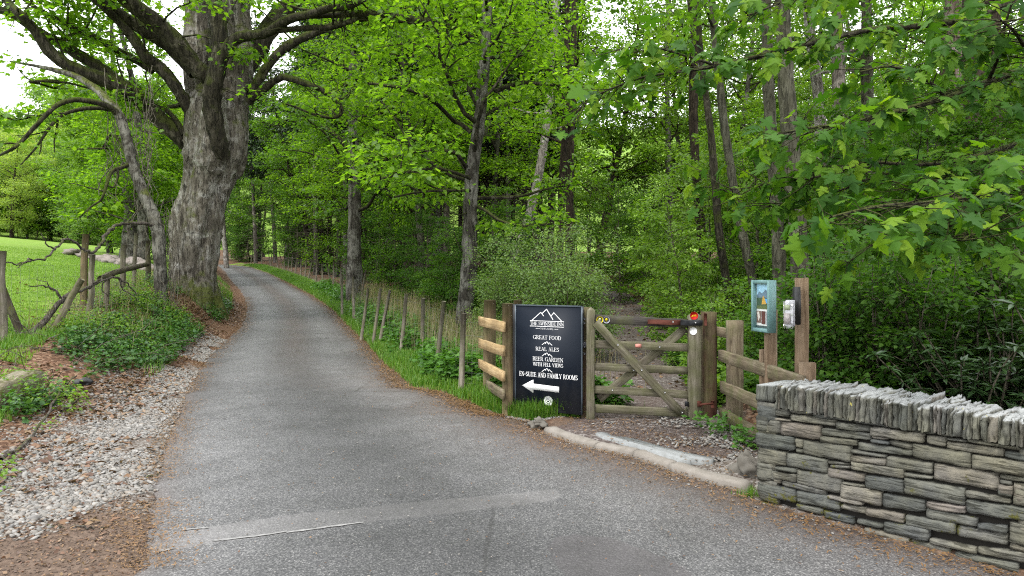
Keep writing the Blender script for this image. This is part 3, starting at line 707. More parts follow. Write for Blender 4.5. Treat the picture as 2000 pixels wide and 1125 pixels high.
A6 = """762,857,880,898,875,900 760,883,915,940,918,948 685,905,940,862,935,975 605,930,965,765,955,1000 540,880,905,675,905,935 450,865,880,540,880,900 505,920,935,600,940,955 535,950,970,695,990,1007
700,995,1010,845,1030,1048 775,990,1008,940,1025,1045 870,945,980,1050,975,1018 945,935,955,1050,945,970 1062,930,1000,1130,945,1020 946,1020,1045,1116,1043,1080 860,1040,1060,1090,1085,1120 385,890,915,490,915,940
285,865,880,380,885,905 1062,1008,1028,1130,1024,1044 905,850,895,1130,885,930 780,915,935,800,920,940 1075,790,865,1150,800,880 1020,795,835,1068,805,840"""
stones = []
for row in A4.split():
    a_ = list(map(float, row.split(','))); q = []
    for (x, y) in ((a_[0], a_[1]), (a_[0], a_[2]), (a_[3], a_[4]), (a_[3], a_[5])): q.append(wallhit(1470 + .265 * x, 720 + .265 * y))
    stones.append(q)
for row in A6.split():
    a_ = list(map(float, row.split(','))); q = []
    for (x, y) in ((a_[0], a_[1]), (a_[0], a_[2]), (a_[3], a_[4]), (a_[3], a_[5])): q.append(wallhit(1400 + .5376 * x, 520 + .5378 * y))
    stones.append(q)
rw = np.random.default_rng(5)
# the wall carries on past the frame in the same manner, and its foot
z = -.06
LEN = 4.6
while z < .68:
    hgt = rw.uniform(.055, .11); s = 1.52 + rw.uniform(0, .15) if z > .02 else rw.uniform(-.02, .1)
    if z > .02 or True:
        while s < LEN:
            l = rw.uniform(.14, .36)
            if not (z <= .02 and s < 1.55 and rw.random() < 2):
                if rw.random() < .25:
                    stones.append([(s, z + hgt), (s, z + hgt * .55), (s + l, z + hgt), (s + l, z + hgt * .55)]); stones.append([(s, z + hgt * .45), (s, z + .008), (s + l, z + hgt * .45), (s + l, z + .008)])
                else: stones.append([(s, z + hgt), (s, z + .008), (s + l, z + hgt), (s + l, z + .008)])
            s += l + .012
    z += hgt + .004
wallT = thing('stone_wall', 'dry stone slate wall with upright coping stones beside the road', 'wall', (*W0, 0))
mb = MB()
def facestone(mb, q, rng, nx=9, nz=5, dep=.13, proud=None):
    (s00, z01), (_, z00), (s10, z11), (_, z10) = q
    L = s10 - s00; Hh = max(z01 - z00, .006); pr = rng.uniform(-.009, .008) if proud is None else proud; sd = rng.uniform(0, 99)
    V = []; g = []
    er = min(.010, Hh * .28); lam = rng.uniform(.5, 1.4)
    for i in range(nx + 1):
        u = i / nx
        for j in range(nz + 1):
            v = j / nz
            zl = z00 * (1 - u) + z10 * u; zh = z01 * (1 - u) + z11 * u
            e = .0028 * vnoise(u * L * 22 + sd, v * 3, 1, 3) + .0015 * rng.normal()
            ee = .003 * vnoise(v * Hh * 40, sd, 1, 4)
            s = s00 + u * L + (ee if i in (0, nx) else 0); z = zl + (zh - zl) * v + (e * min(1, Hh / .06) if j in (0, nz) else 0)
            rb = 0.0
            du = min(u, 1 - u) * L; dv = min(v, 1 - v) * Hh
            rb += .009 * max(0, 1 - du / .010) ** 2 + .006 * max(0, 1 - dv / er) ** 2
            rel = .005 * vnoise(s * 7, z * 24 + sd, 1, 5) + .0045 * vnoise(s * 14, z * 120 * lam + sd, 1, 6)
            V.append(wpt(s, z, rb - rel * 1.1 + pr)); g.append((s + sd, sd * .37, z * 1.0 + sd))
    k = nz + 1; nf = len(V); fs = []
    for i in range(nx):
        for j in range(nz): fs.append([i * k + j, (i + 1) * k + j, (i + 1) * k + j + 1, i * k + j + 1])
    # sides run back into the wall
    ring = [i * k for i in range(nx + 1)] + [nx * k + j for j in range(1, nz + 1)] + [i * k + nz for i in range(nx - 1, -1, -1)] + [j for j in range(nz - 1, 0, -1)]
    base = len(V)
    for r in ring:
        p = V[r]; V.append(np.array([p[0] + wn[0] * dep, p[1] + wn[1] * dep, p[2]])); g.append((g[r][0], g[r][1] + dep, g[r][2]))
    R = len(ring)
    for i in range(R): fs.append([ring[(i + 1) % R], ring[i], base + i, base + (i + 1) % R])
    fs.append([base + i for i in range(R)][::-1])
    mb.add(V, fs, g)
for q in stones: facestone(mb, q, rw, nx=max(5, int((q[2][0] - q[0][0]) / .022)), nz=5 if q[0][1] - q[1][1] > .035 else 3)
# far face and end face stones seen from the side
WT = .36
def flipstone(q, end=False):
    n0 = mb.n; facestone(mb, q, rw, 6, 3)
    V = mb.V[-1]
    if end:   # turn the stone onto the end of the wall
        for k in range(len(V)):
            r = V[k][:2] - W0; s, d_ = r @ wd, r @ wn; V[k][:2] = W0 + wn * s + wd * (d_ + .004)
    else:
        for k in range(len(V)):
            r = V[k][:2] - W0; s, d_ = r @ wd, r @ wn; V[k][:2] = W0 + wd * s + wn * (WT - d_)
for end in (False, True):
    z = -.05
    while z < .66:
        hgt = rw.uniform(.06, .11); s = 0.0
        mx = WT if end else LEN
        while s < mx - .05:
            l = min(rw.uniform(.14, .34), mx - s); flipstone([(s + .004, z + hgt), (s + .004, z + .006), (s + l - .004, z + hgt), (s + l - .004, z + .006)], end); s += l
        z += hgt
mb.build('masonry', MATS['wall'], wallT)
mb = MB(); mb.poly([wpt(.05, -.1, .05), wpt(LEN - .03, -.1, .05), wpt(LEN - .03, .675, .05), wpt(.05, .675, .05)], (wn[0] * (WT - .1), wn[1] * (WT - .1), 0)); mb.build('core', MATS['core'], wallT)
# coping: upright slates packed across the wall
mb = MB(); s = .155
def cope(s, t, h, d0, d1, lean, rng, z0=.70):
    nx, ny, nzz = 3, 9, 6; V = []; g = []; sd = rng.uniform(0, 99); idx = {}
    def pt(i, j, k):
        u, v, w = i / nx, j / ny, k / nzz
        ss = s + t * u; dd = d0 + (d1 - d0) * v; zz = z0 + h * w
        ss += lean * h * w
        if j == 0: dd += .010 * vnoise(zz * 34, sd, 1, 3) + .016 * (abs(u - .5) * 2) ** 2 + .008 * vnoise(zz * 75, sd + u * 2, 1, 4) + .004 * rng.normal()
        if i in (0, nx): ss += .004 * vnoise(zz * 40, dd * 20 + sd, 1, 5)
        if k == nzz: zz += .009 * vnoise(dd * 16, sd + u, 1, 6) + .007 * (u - .5) * (1 if sd > 50 else -1) * 2 - .012 * (v < .05) + .005 * rng.normal()
        if k == 0: zz += .012 * vnoise(sd, u * 3, 1, 7)
        return wpt(ss, zz, dd), (ss + sd, dd + sd, zz)
    def gid(i, j, k):
        key = (i, j, k)
        if key not in idx:
            p, q = pt(i, j, k); idx[key] = len(V); V.append(p); g.append(q)
        return idx[key]
    fs = []
    for i in range(nx):
        for k in range(nzz): fs.append([gid(i, 0, k), gid(i + 1, 0, k), gid(i + 1, 0, k + 1), gid(i, 0, k + 1)]); fs.append([gid(i + 1, ny, k), gid(i, ny, k), gid(i, ny, k + 1), gid(i + 1, ny, k + 1)])
        for j in range(ny): fs.append([gid(i, j, nzz), gid(i + 1, j, nzz), gid(i + 1, j + 1, nzz), gid(i, j + 1, nzz)])
    for j in range(ny):
        for k in range(nzz): fs.append([gid(0, j + 1, k), gid(0, j, k), gid(0, j, k + 1), gid(0, j + 1, k + 1)]); fs.append([gid(nx, j, k), gid(nx, j + 1, k), gid(nx, j + 1, k + 1), gid(nx, j, k + 1)])
    mb.add(V, fs, g)
while s < LEN - .05:
    t = rw.choice([rw.uniform(.014, .026), rw.uniform(.026, .05)]); ztop = .845 + .012 * math.sin(s * 3) + rw.normal(0, .006); zb = .695 - .01 * (s / 4)
    if rw.random() < .3: # two shorter slates end to end
        c_ = rw.uniform(.12, .24); cope(s, t - .002, ztop - zb, -.03 + rw.normal(0, .008), c_, rw.normal(.02, .04), rw, zb); cope(s, t - .002, ztop - zb + rw.normal(0, .012), c_ + .006, WT + .02, rw.normal(.02, .04), rw, zb)
    else: cope(s, t - .002, ztop - zb, -.032 + rw.normal(0, .009), WT + .02 + rw.normal(0, .015), rw.normal(.03, .03), rw, zb)
    s += t
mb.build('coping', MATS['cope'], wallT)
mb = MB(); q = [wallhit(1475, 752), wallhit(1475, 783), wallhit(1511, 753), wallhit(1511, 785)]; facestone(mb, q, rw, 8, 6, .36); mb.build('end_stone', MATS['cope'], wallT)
# ------------------------------------------------------------------ signs, gate and rail fences by the path
def R2(p, Y): return P(p[0], p[1], Y)
# slatted section left of the sign
f1 = thing('rail_fence', 'short rail fence with four fresh sawn rails ending at the inn sign', 'fence', (-.25, 8.5, gz(-.25, 8.5)))
pA = P(956, 586, 9.0); mb = MB(); mb.tube([(pA[0], pA[1], 0), (pA[0], pA[1], .5), (pA[0] + .004, pA[1], 1.0), (pA[0] + .005, pA[1], pA[2])], [.082, .08, .079, .077], 14, jit=.012); mb.build('post', MATS['post_wood'], f1)
pB = P(992, 593, 8.08); mb = MB(); mb.tube([(pB[0], pB[1], 0), (pB[0], pB[1], .6), (pB[0], pB[1], pB[2])], [.068, .066, .064], 14, jit=.012); mb.build('post', MATS['post_wood'], f1)
for (yl, yr, hl_, mt) in ((626, 638, .115, 'new_wood'), (669, 685, .115, 'new_wood'), (709, 734, .115, 'new_wood'), (750, 769, .11, 'rail_wood')):
    a_ = P(940 if yl < 740 else 955, yl, 9.3 if yl < 740 else 8.9); b_ = P(984, yr, 8.0)
    mb = MB(); mb.plank(a_ + [-.02, -.06, 0], b_ + [-.0, -.06, 0], hl_, .04, seg=8); mb.build('rail', MATS[mt], f1)
mb = MB(); mb.tube([(P(1011, 586, 8.6)[0], 8.6, .0), (P(1011, 586, 8.6)[0], 8.6, P(1011, 586, 8.6)[2])], [.05, .05], 10); o = mb.build('fence_post', MATS['post_wood']); tag(o, 'short round post whose top shows behind a corner of the inn sign', 'post')

# inn sign -------------------------------------------------------------------
TL, TR, BL, BR = P(1007, 597, 8.02), P(1136.5, 597.5, 7.6), P(1008, 798, 8.02), P(1135.5, 809, 7.6)
sg = thing('inn_sign', 'tall navy inn sign with white lettering and a white arrow pointing left', 'sign', (*((BL + BR) / 2)[:2], float(BL[2])))
eu = TR - TL; SW = np.linalg.norm(eu[:2]); eu = np.array([eu[0], eu[1], 0]) / SW; sn = np.array([eu[1], -eu[0], 0]); sn = sn if sn[1] < 0 else -sn
ztop, zbot = (TL[2] + TR[2]) / 2, (BL[2] + BR[2]) / 2; SH = ztop - zbot
def sp(u, v, d=0.0):
    """u across in crop pixels 36..680, v down 33..1085 of the enlarged sign"""
    return TL * [1, 1, 0] + np.array([0, 0, ztop]) + eu * SW * (u - 36) / 644.0 - np.array([0, 0, 1]) * SH * (v - 33) / 1050.0 + sn * d
mb = MB(); mb.poly([sp(36, 33), sp(680, 33), sp(680, 1085), sp(36, 1085)], -sn * .012); mb.build('panel', MATS['navy'], sg)
mb = MB()
for (a_, b_) in (((36, 33), (680, 33)), ((36, 33), (36, 1085)), ((680, 33), (680, 1085))): mb.plank(sp(*a_, .002), sp(*b_, .002), .008, .016, up=sn, jit=0)
mb.build('edge_trim', plain('dark steel trim', (.05, .065, .08), .35, .5, .4), sg)
mb = MB(); mb.plank(sp(12, 25, -.03), sp(12, 1060, -.03), .05, .04, up=sn); mb.build('side_batten', MATS['black'], sg)
# serif capitals: strokes (x0,y0,x1,y1,width) on a unit-high grid; k = thick, t = thin
k_, t_ = .095, .042
def ser(x, y, w=.2): return (x - w / 2, y, x + w / 2, y, .05)
def arc(cx, cy, rx, ry, a0, a1, n=12):
    o = []
    for i in range(n):
        u, v = math.radians(a0 + (a1 - a0) * i / n), math.radians(a0 + (a1 - a0) * (i + 1) / n)
        w = t_ + (k_ - t_) * abs(math.cos((u + v) / 2)) ** 1.3
        o.append((cx + rx * math.cos(u), cy + ry * math.sin(u), cx + rx * math.cos(v), cy + ry * math.sin(v), w))
    return o
def vs(x, y0=0, y1=1, s0=True, s1=True):
    return [(x, y0, x, y1, k_)] + ([ser(x, y0 + .025)] if s0 else []) + ([ser(x, y1 - .025)] if s1 else [])
GL = {
 'I': (.36, vs(.18)), 'H': (.86, vs(.16) + vs(.70) + [(.16, .5, .7, .5, t_)]),
 'T': (.74, vs(.37, s1=False) + [(.05, .965, .69, .965, t_), (.06, .80, .06, .98, .05), (.68, .8, .68, .98, .05)]),
 'E': (.68, vs(.16) + [(.16, .965, .58, .965, t_), (.16, .035, .62, .035, t_), (.16, .51, .48, .51, t_), (.58, .8, .58, .98, .05), (.62, .02, .62, .22, .05), (.48, .4, .48, .62, .04)]),
 'F': (.62, vs(.16) + [(.16, .965, .58, .965, t_), (.16, .5, .46, .5, t_), (.58, .78, .58, .98, .05), (.46, .4, .46, .6, .04)]),
 'L': (.64, vs(.16) + [(.16, .035, .58, .035, t_), (.58, .02, .58, .24, .05)]),
 'N': (.86, [(.16, 0, .16, 1, t_), (.70, 0, .70, 1, t_), (.14, .96, .70, .04, k_), ser(.16, .025), ser(.7, .975), ser(.1, .975, .2)]),
 'M': (1.02, [(.16, 0, .18, 1, t_), (.18, .97, .5, .06, k_), (.5, .06, .82, .97, t_), (.84, 0, .84, 1, k_), ser(.16, .025), ser(.84, .025), ser(.12, .975, .2), ser(.88, .975, .2)]),
 'W': (1.12, [(.1, .97, .34, .04, k_), (.34, .04, .55, .9, t_), (.53, .97, .78, .04, k_), (.78, .04, 1.0, .97, t_), ser(.1, .975), ser(.53, .975, .26), ser(1.0, .975, .26)]),
 'V': (.8, [(.12, .97, .4, .03, k_), (.4, .03, .68, .97, t_), ser(.12, .975), ser(.68, .975, .26)]),
 'A': (.82, [(.14, .02, .40, .97, t_), (.40, .97, .68, .03, k_), (.22, .34, .58, .34, t_), ser(.14, .025, .26), ser(.68, .025)]),
 'Y': (.78, [(.1, .97, .38, .46, k_), (.66, .97, .38, .46, t_), (.38, 0, .38, .48, k_), ser(.1, .975), ser(.66, .975, .26), ser(.38, .025)]),
 'R': (.80, vs(.16) + arc(.34, .73, .22, .235, 90, -90) + [(.16, .965, .36, .965, t_), (.16, .495, .36, .495, t_), (.36, .5, .66, .03, k_), ser(.7, .025, .18)]),
 'B': (.74, vs(.16) + arc(.36, .75, .19, .215, 90, -90) + arc(.37, .27, .24, .235, 90, -90) + [(.16, .965, .36, .965, t_), (.16, .52, .37, .52, t_), (.16, .035, .37, .035, t_)]),
 'D': (.84, vs(.16) + arc(.34, .5, .37, .465, 90, -90) + [(.16, .965, .36, .965, t_), (.16, .035, .36, .035, t_)]),
 'O': (.88, arc(.44, .5, .33, .465, 0, 360, 24)), 'G': (.88, arc(.46, .5, .35, .465, 40, 320, 20) + [(.74, .05, .74, .42, k_ * .9), ser(.72, .42, .28), (.73, .75, .73, .98, .04)]),
 'U': (.84, [(.16, .3, .16, 1, k_), (.68, .3, .68, 1, t_), ser(.16, .975), ser(.68, .975, .24)] + arc(.42, .31, .26, .275, 180, 360)),
 'S': (.62, arc(.31, .735, .19, .225, 30, 270, 12) + arc(.31, .265, .22, .235, 90, -150, 12) + [(.48, .78, .48, .98, .04), (.1, .02, .1, .22, .04)]),
 '-': (.5, [(.08, .42, .42, .42, .1)]), ' ': (.42, [])}
def lettering(name, text, u0, u1, v0, v1, par, d=.0018):
    tot = sum(GL[c][0] for c in text); h = v1 - v0; kx = (u1 - u0) / tot; x = u0; mb = MB()
    for c in text:
        w, st = GL[c]
        for q, (x0, y0, x1, y1, t) in enumerate(st):
            A_ = np.array([x + x0 * kx, v1 - y0 * h]); B_ = np.array([x + x1 * kx, v1 - y1 * h]); D = B_ - A_; l = np.linalg.norm(D)
            if l < 1e-6: continue
            D /= l; N_ = np.array([-D[1], D[0]]) * t * h * .5; e = D * .02 * h
            pts = [A_ - N_ - e, B_ - N_ + e, B_ + N_ + e, A_ + N_ - e]
            mb.add([sp(*p, d + .00012 * (q % 7)) for p in pts], [[0, 1, 2, 3]])
        x += w * kx
    return mb.build(name, MATS['white'], par)
for text, u0, u1, v0, v1 in (('THE SWINSIDE INN', 184, 512, 196, 229), ('NEWLANDS', 286, 410, 254, 271), ('GREAT FOOD', 212, 488, 330, 369), ('REAL ALES', 238, 466, 446, 484), ('BEER GARDEN', 209, 507, 546, 586), ('WITH FELL VIEWS', 213, 506, 602, 638), ('EN-SUITE AND FAMILY ROOMS', 75, 642, 704, 750)):
    tot = sum(GL[c][0] for c in text); x_ = u0
    for wd_ in text.split(' '):
        w_ = sum(GL[c][0] for c in wd_) * (u1 - u0) / tot; lettering('lettering', wd_, x_, x_ + w_, v0, v1, sg); x_ += w_ + GL[' '][0] * (u1 - u0) / tot
def polyl(mb, pts, w, d=.002):
    for q in range(len(pts) - 1):
        A_ = np.array(pts[q], float); B_ = np.array(pts[q + 1], float); D = (B_ - A_) / np.linalg.norm(B_ - A_); N_ = np.array([-D[1], D[0]]) * w / 2; e = D * w * .3
        mb.add([sp(*p, d + .0001 * q) for p in (A_ - N_ - e, B_ - N_ + e, B_ + N_ + e, A_ + N_ - e)], [[0, 1, 2, 3]])
mb = MB(); polyl(mb, [(203, 182), (290, 100), (318, 136)], 6); polyl(mb, [(304, 110), (347, 68), (408, 168)], 7, .0025); polyl(mb, [(392, 132), (416, 100), (492, 182)], 6); polyl(mb, [(184, 186), (512, 186)], 5, .003); polyl(mb, [(184, 240), (512, 240)], 5); polyl(mb, [(240, 263), (278, 263)], 3); polyl(mb, [(420, 263), (458, 263)], 3)
mb.build('mountain_emblem', MATS['white'], sg)
for v in (388, 500, 655):
    mb = MB(); polyl(mb, [(302, v + 36), (330, v + 12), (338, v + 22)], 5); polyl(mb, [(332, v + 16), (350, v + 2), (368, v + 28)], 5); polyl(mb, [(362, v + 22), (372, v + 12), (400, v + 36)], 5); mb.build('small_peak_mark', MATS['white'], sg)
mb = MB(); mb.poly([sp(*p, .0012) for p in ((105, 846), (216, 780), (216, 820), (466, 830), (466, 886), (216, 878), (216, 914))], sn * .001); mb.build('arrow', MATS['white'], sg)
mb = MB(); c_ = sp(362, 979, .0008); mb.disc(c_, 42 / 644 * SW, sn, .0012, 28); em = mb.build('round_emblem', MATS['white'], sg)
mb = MB()
for i in range(28):
    a0, a1 = i / 28 * 6.2832, (i + 1) / 28 * 6.2832; mb.add([sp(362 + r * math.cos(a), 979 + r * math.sin(a), .0026) for r, a in ((26, a0), (26, a1), (22.5, a1), (22.5, a0))], [[0, 1, 2, 3]])
mb.add([sp(362 + 11 * math.cos(a), 984 + 9 * math.sin(a), .0027) for a in np.linspace(0, 6.28, 12)[:-1]], [list(range(11))])
for (dx, dy) in ((-13, -6), (-5, -14), (5, -14), (13, -6)): mb.add([sp(362 + dx + 3.6 * math.cos(a), 979 + dy + 5 * math.sin(a), .0028) for a in np.linspace(0, 6.28, 9)[:-1]], [list(range(8))])
mb.build('paw_mark', MATS['navy'], em)

# gate -----------------------------------------------------------------------
GYd = 7.62
def g(px, py, d=0.0): return P(px, py, GYd + d)
hp = thing('gatepost', 'narrow brown gatepost with iron latch between the inn sign and the gate', 'gatepost', (*g(1143, 820)[:2], 0))
a_ = P(1143.5, 600, 7.74); mb = MB(); mb.plank((a_[0], a_[1], -.1), (a_[0], a_[1], a_[2] - .0), .10, .10, up=(1, 0, 0), seg=10); mb.build('post', MATS['wet_post'], hp)
mb = MB()
for py in (622, 630, 668, 676, 690): mb.disc(P(1141, py, 7.63), .012, (0, -1, 0), .03, 8)
mb.plank(P(1139, 598, 7.66), P(1139, 680, 7.66), .012, .012, up=(1, 0, 0)); mb.plank(P(1136, 673, 7.64), P(1147, 673, 7.64), .05, .05); mb.build('latch', MATS['metal'], hp)
gt = thing('gate', 'weathered five bar wooden gate with crossed braces across the path', 'gate', (*g(1240, 820)[:2], .05))
mb = MB(); mb.plank(g(1152.5, 828), g(1154, 606), .085, .075, up=(1, 0, 0), seg=12, top=.035); mb.build('latch_stile', MATS['gate_wood'], gt)
mb = MB(); mb.plank(g(1356, 832), g(1356.5, 617), .135, .075, up=(1, 0, 0), seg=12, top=.05); mb.build('hinge_stile', MATS['gate_wood'], gt)
for i, (yl, yr, h, m_) in enumerate(((623, 632, .092, 'gate_dark'), (672, 679, .085, 'gate_wood'), (716, 724, .08, 'gate_wood'), (760, 771, .08, 'gate_wood'), (797, 807, .085, 'gate_wood'))):
    mb = MB(); mb.plank(g(1158, yl, .012), g(1346, yr, .012), h, .04, seg=10); mb.build('bar', MATS[m_], gt)
mb = MB(); mb.plank(g(1163, 630, -.035), g(1332, 808, -.035), .088, .028, up=(.7, 0, .7), seg=10); mb.build('brace', MATS['gate_wood'], gt)
mb = MB(); mb.plank(g(1338, 641, .048), g(1170, 780, .048), .088, .028, up=(.7, 0, .7), seg=10); mb.build('brace', MATS['gate_wood'], gt)
mb = MB(); mb.plank(g(1265, 628.5, -.03), g(1329, 630.5, -.03), .05, .012, seg=3); mb.build('hinge_strap', MATS['rust'], gt)
mb = MB(); mb.plank(g(1329, 630.5, -.055), g(1372, 631, -.055), .055, .014, seg=3); mb.build('hinge_strap', MATS['metal'], gt)
mb = MB(); mb.plank(g(1338, 789, -.05), g(1345, 789, -.05), .05, .02, seg=2); mb.build('hinge_strap', MATS['metal'], gt); mb = MB(); mb.plank(g(1362, 789, -.05), g(1370, 789, -.05), .055, .02, seg=2); mb.plank(g(1366, 790, -.06), g(1393, 789, -.06), .02, .02, seg=2); mb.build('hinge_strap', MATS['rust'], gt)
for (px, py, d) in ((1206.5, 673, -.055), (1253, 722, -.055), (1298, 766, -.055), (1332, 805, -.055), (1237, 723, -.014), (1196, 761, -.014), (1288, 677, -.014), (1314, 628, -.04), (1358, 629.5, -.066)):
    mb = MB(); mb.disc(g(px, py, d + .003), .009, (0, -1, 0), .006, 10); mb.build('bolt', MATS['steel'], gt)
def way(px, py, ring, inner, mark, r, d):
    mb = MB(); mb.disc(g(px, py, d), r, (0, -1, 0), .004, 26); w = mb.build('waymarker', ring, gt)
    mb = MB(); mb.disc(g(px, py, d - .004), r * .74, (0, -1, 0), .002, 26); mb.build('face', inner, w)
    if mark: mb = MB(); c = g(px, py, d - .0065); mb.poly([c + np.array([x * r, 0, z * r]) for x, z in ((0, .55), (.5, .1), (.28, .08), (.28, -.45), (-.28, -.45), (-.28, .08), (-.5, .1))], (0, -.001, 0)); mb.build('arrow', mark, w)
    return w
w1 = way(1171.5, 624.5, MATS['yellow'], MATS['black'], plain('pale arrow', (.7, .75, .35), .5), .036, -.012)
w2 = way(1184.5, 624.8, MATS['grey_ring'], MATS['black'], MATS['yellow'], .036, -.0125)
mb = MB(); c_ = g(1355.5, 616.5, -.041); mb.disc(c_, .042, (0, -1, 0), .004, 26); rd = mb.build('waymarker', MATS['red'], gt); rd['label'] = 'round red disc with small yellow letters'
mb = MB()
def tinyl(strokes, cx, cz, s):
    for (x0, z0, x1, z1) in strokes: mb.plank(g(1355.5, 616.5, -.0465) + np.array([cx + x0 * s, 0, cz + z0 * s]), g(1355.5, 616.5, -.0465) + np.array([cx + x1 * s, 0, cz + z1 * s]), .0026, .0014, up=(0, -1, 0) if False else (z0 - z1, 0, x1 - x0), seg=1, jit=0)
tinyl(((0, 0, .5, 1), (.5, 1, 1, 0), (.2, .35, .8, .35)), -.027, -.016, .02)
tinyl(((0, .3, .6, .3), (0, .6, .6, .6), (.3, .6, .5, .9)), -.006, -.006, .017)
tinyl(((0, 0, 0, 1), (0, 1, .6, .9), (.6, .9, .6, .55), (.6, .55, 0, .5), (.1, .5, .7, 0)), .009, -.013, .022)
mb.build('letters', MATS['yellow'], rd)
mb = MB(); mb.disc(g(1354, 646.5, -.041), .039, (0, -1, 0), .004, 26); wdc = mb.build('round_plate', MATS['white'], gt); mb = MB(); mb.disc(g(1354, 646.5, -.045), .004, (0, -1, 0), .002, 8); mb.build('screw', MATS['metal'], wdc)
mb = MB(); mb.plank(g(1241, 675, -.012), g(1252.5, 675.3, -.012), .036, .004, seg=2); mb.build('small_plate', MATS['pink'], gt)
hg = thing('gatepost', 'thick square gatepost stained dark brown at the hinge side of the gate', 'gatepost', (P(1385, 820, 7.75)[0], 7.75, 0))
a_ = P(1384, 609, 7.78); mb = MB(); mb.plank((a_[0], a_[1], -.1), (a_[0], a_[1], a_[2]), .145, .145, up=(1, 0, 0), seg=12); mb.build('post', MATS['wet_post'], hg)
mb = MB(); mb.tube([P(1392, 783, 7.62), P(1392, 796, 7.62)], [.018, .018], 10); mb.build('hinge_pin', MATS['rust'], hg); mb = MB(); mb.tube([P(1378, 612, 7.64), P(1378, 636, 7.64)], [.016, .016], 10); mb.build('hinge_pin', MATS['rust'], hg)

# rail fence right of the gate
f2 = thing('rail_fence', 'weathered three rail fence running from the gate to the stone wall', 'fence', (2.2, 6.6, .05))
a_ = P(1435, 626, 7.45); mb = MB(); mb.plank((a_[0], a_[1], -.05), (a_[0], a_[1], a_[2]), .155, .12, up=(1, 0, 0), seg=12); mb.build('post', MATS['rail_wood'], f2)
mb = MB(); mb.plank(P(1393, 645, 7.82), P(1424, 652, 7.6), .10, .05, seg=4); mb.build('rail', MATS['rail_wood'], f2)
ra0 = P(1407, 694, 7.38); ra1 = np.array([2.26, 5.55, .775]); mb = MB(); mb.plank(ra0, ra1, .115, .045, seg=12); mb.build('rail', MATS['rail_wood'], f2)
rb0 = P(1410, 755, 7.38); rb1 = np.array([2.26, 5.55, .47]); mb = MB(); mb.plank(rb0, rb1, .115, .045, seg=12); mb.build('rail', MATS['rail_wood'], f2)
rc0 = P(1408, 806, 7.38); rc1 = np.array([2.26, 5.55, .17]); mb = MB(); mb.plank(rc0, rc1, .11, .045, seg=12); mb.build('rail', MATS['old_rail'], f2)
p_ = P(1577, 708, 5.62); mb = MB(); mb.plank((p_[0], p_[1], 0), (p_[0], p_[1], p_[2]), .11, .08, up=(1, 0, 0)); mb.build('post', MATS['sign_post'], f2)
p_ = P(1489, 683, 6.35); mb = MB(); mb.plank((p_[0], p_[1], 0), (p_[0], p_[1], p_[2]), .04, .05, up=(1, 0, 0)); mb.build('stake', MATS['sign_post'], f2)

# notice board and leaflet post
nb = thing('notice_board', 'teal framed notice board with photographs on a wooden post by the rail fence', 'notice board', (P(1504, 700, 6.2)[0], 6.2, .1))
p_ = P(1504, 650, 6.2); mb = MB(); mb.plank((p_[0] + .01, 6.21, 0), (p_[0] + .01, 6.21, p_[2] + .2), .095, .075, up=(1, 0, 0), seg=10); mb.build('post', MATS['sign_post'], nb)
# the board's face looks across the road: left edge far, right edge near
bl = P(1470, 548, 6.30); br = P(1504, 544, 6.05)
ux = np.array([br[0] - bl[0], br[1] - bl[1], 0]); BW = np.linalg.norm(ux); ux /= BW; un = np.array([ux[1], -ux[0], 0]); un = un if un[0] < 0 else -un
zt = P(1470, 547, 6.2)[2]; zb = P(1470, 648, 6.2)[2]; BH = zt - zb
def bp(u, v, d=0.0): return np.array([bl[0], bl[1], zt]) + ux * BW * u - np.array([0, 0, 1]) * BH * v + un * d
mb = MB(); mb.poly([bp(0, 0, -.03), bp(1, 0, -.03), bp(1, 1, -.03), bp(0, 1, -.03)], -un * .03); mb.build('backing', MATS['teal'], nb)
mb = MB()
for a_, b_ in (((.04, 0), (.04, 1)), ((.96, 0), (.96, 1))): mb.plank(bp(*a_, -.015), bp(*b_, -.015), BW * .09, .06, up=ux, seg=2, jit=0)
for a_, b_ in (((.085, .035), (.915, .035)), ((.085, .965), (.915, .965))): mb.plank(bp(*a_, -.016), bp(*b_, -.016), BH * .07, .056, up=(0, 0, 1), seg=2, jit=0)
mb.build('frame', MATS['teal'], nb)
pst = MB(); pst.add([bp(*p, -.026) for p in ((.08, .06), (.92, .06), (.92, .94), (.08, .94))], [[0, 1, 2, 3]]); poster = pst.build('poster', plain('white poster paper', (.62, .64, .62), .5), nb)
pc = [((.35, .6, .78), [(.1, .08), (.9, .08), (.9, .34), (.1, .34)]), ((.13, .2, .27), [(.1, .30), (.25, .22), (.4, .26), (.6, .18), (.8, .24), (.9, .22), (.9, .36), (.1, .36)]), ((.05, .09, .05), [(.1, .34), (.9, .34), (.9, .56), (.1, .56)]), ((.1, .32, .62), [(.55, .36), (.9, .35), (.9, .46), (.62, .44)]), ((.5, .3, .06), [(.38, .47), (.46, .3), (.52, .32), (.66, .46)]),
      ((.10, .13, .05), [(.1, .5), (.9, .48), (.9, .56), (.1, .56)]), ((.16, .10, .08), [(.1, .6), (.36, .6), (.36, .83), (.1, .83)]), ((.55, .5, .45), [(.12, .62), (.24, .61), (.3, .72), (.2, .8)]), ((.10, .035, .03), [(.39, .6), (.6, .6), (.6, .85), (.39, .85)]), ((.25, .28, .33), [(.66, .6), (.88, .6), (.88, .86), (.66, .86)]), ((.12, .1, .1), [(.68, .64), (.76, .63), (.76, .76), (.69, .78)]), ((.05, .08, .08), [(.1, .88), (.9, .88), (.9, .93), (.1, .93)])]
for q, (col, pts) in enumerate(pc):
    mb = MB(); mb.add([bp(*p, -.0255 + .0004 * q) for p in pts], [list(range(len(pts)))]); mb.build('picture_area', plain('poster print', col, .4, .4, 0, .25, 40), poster)
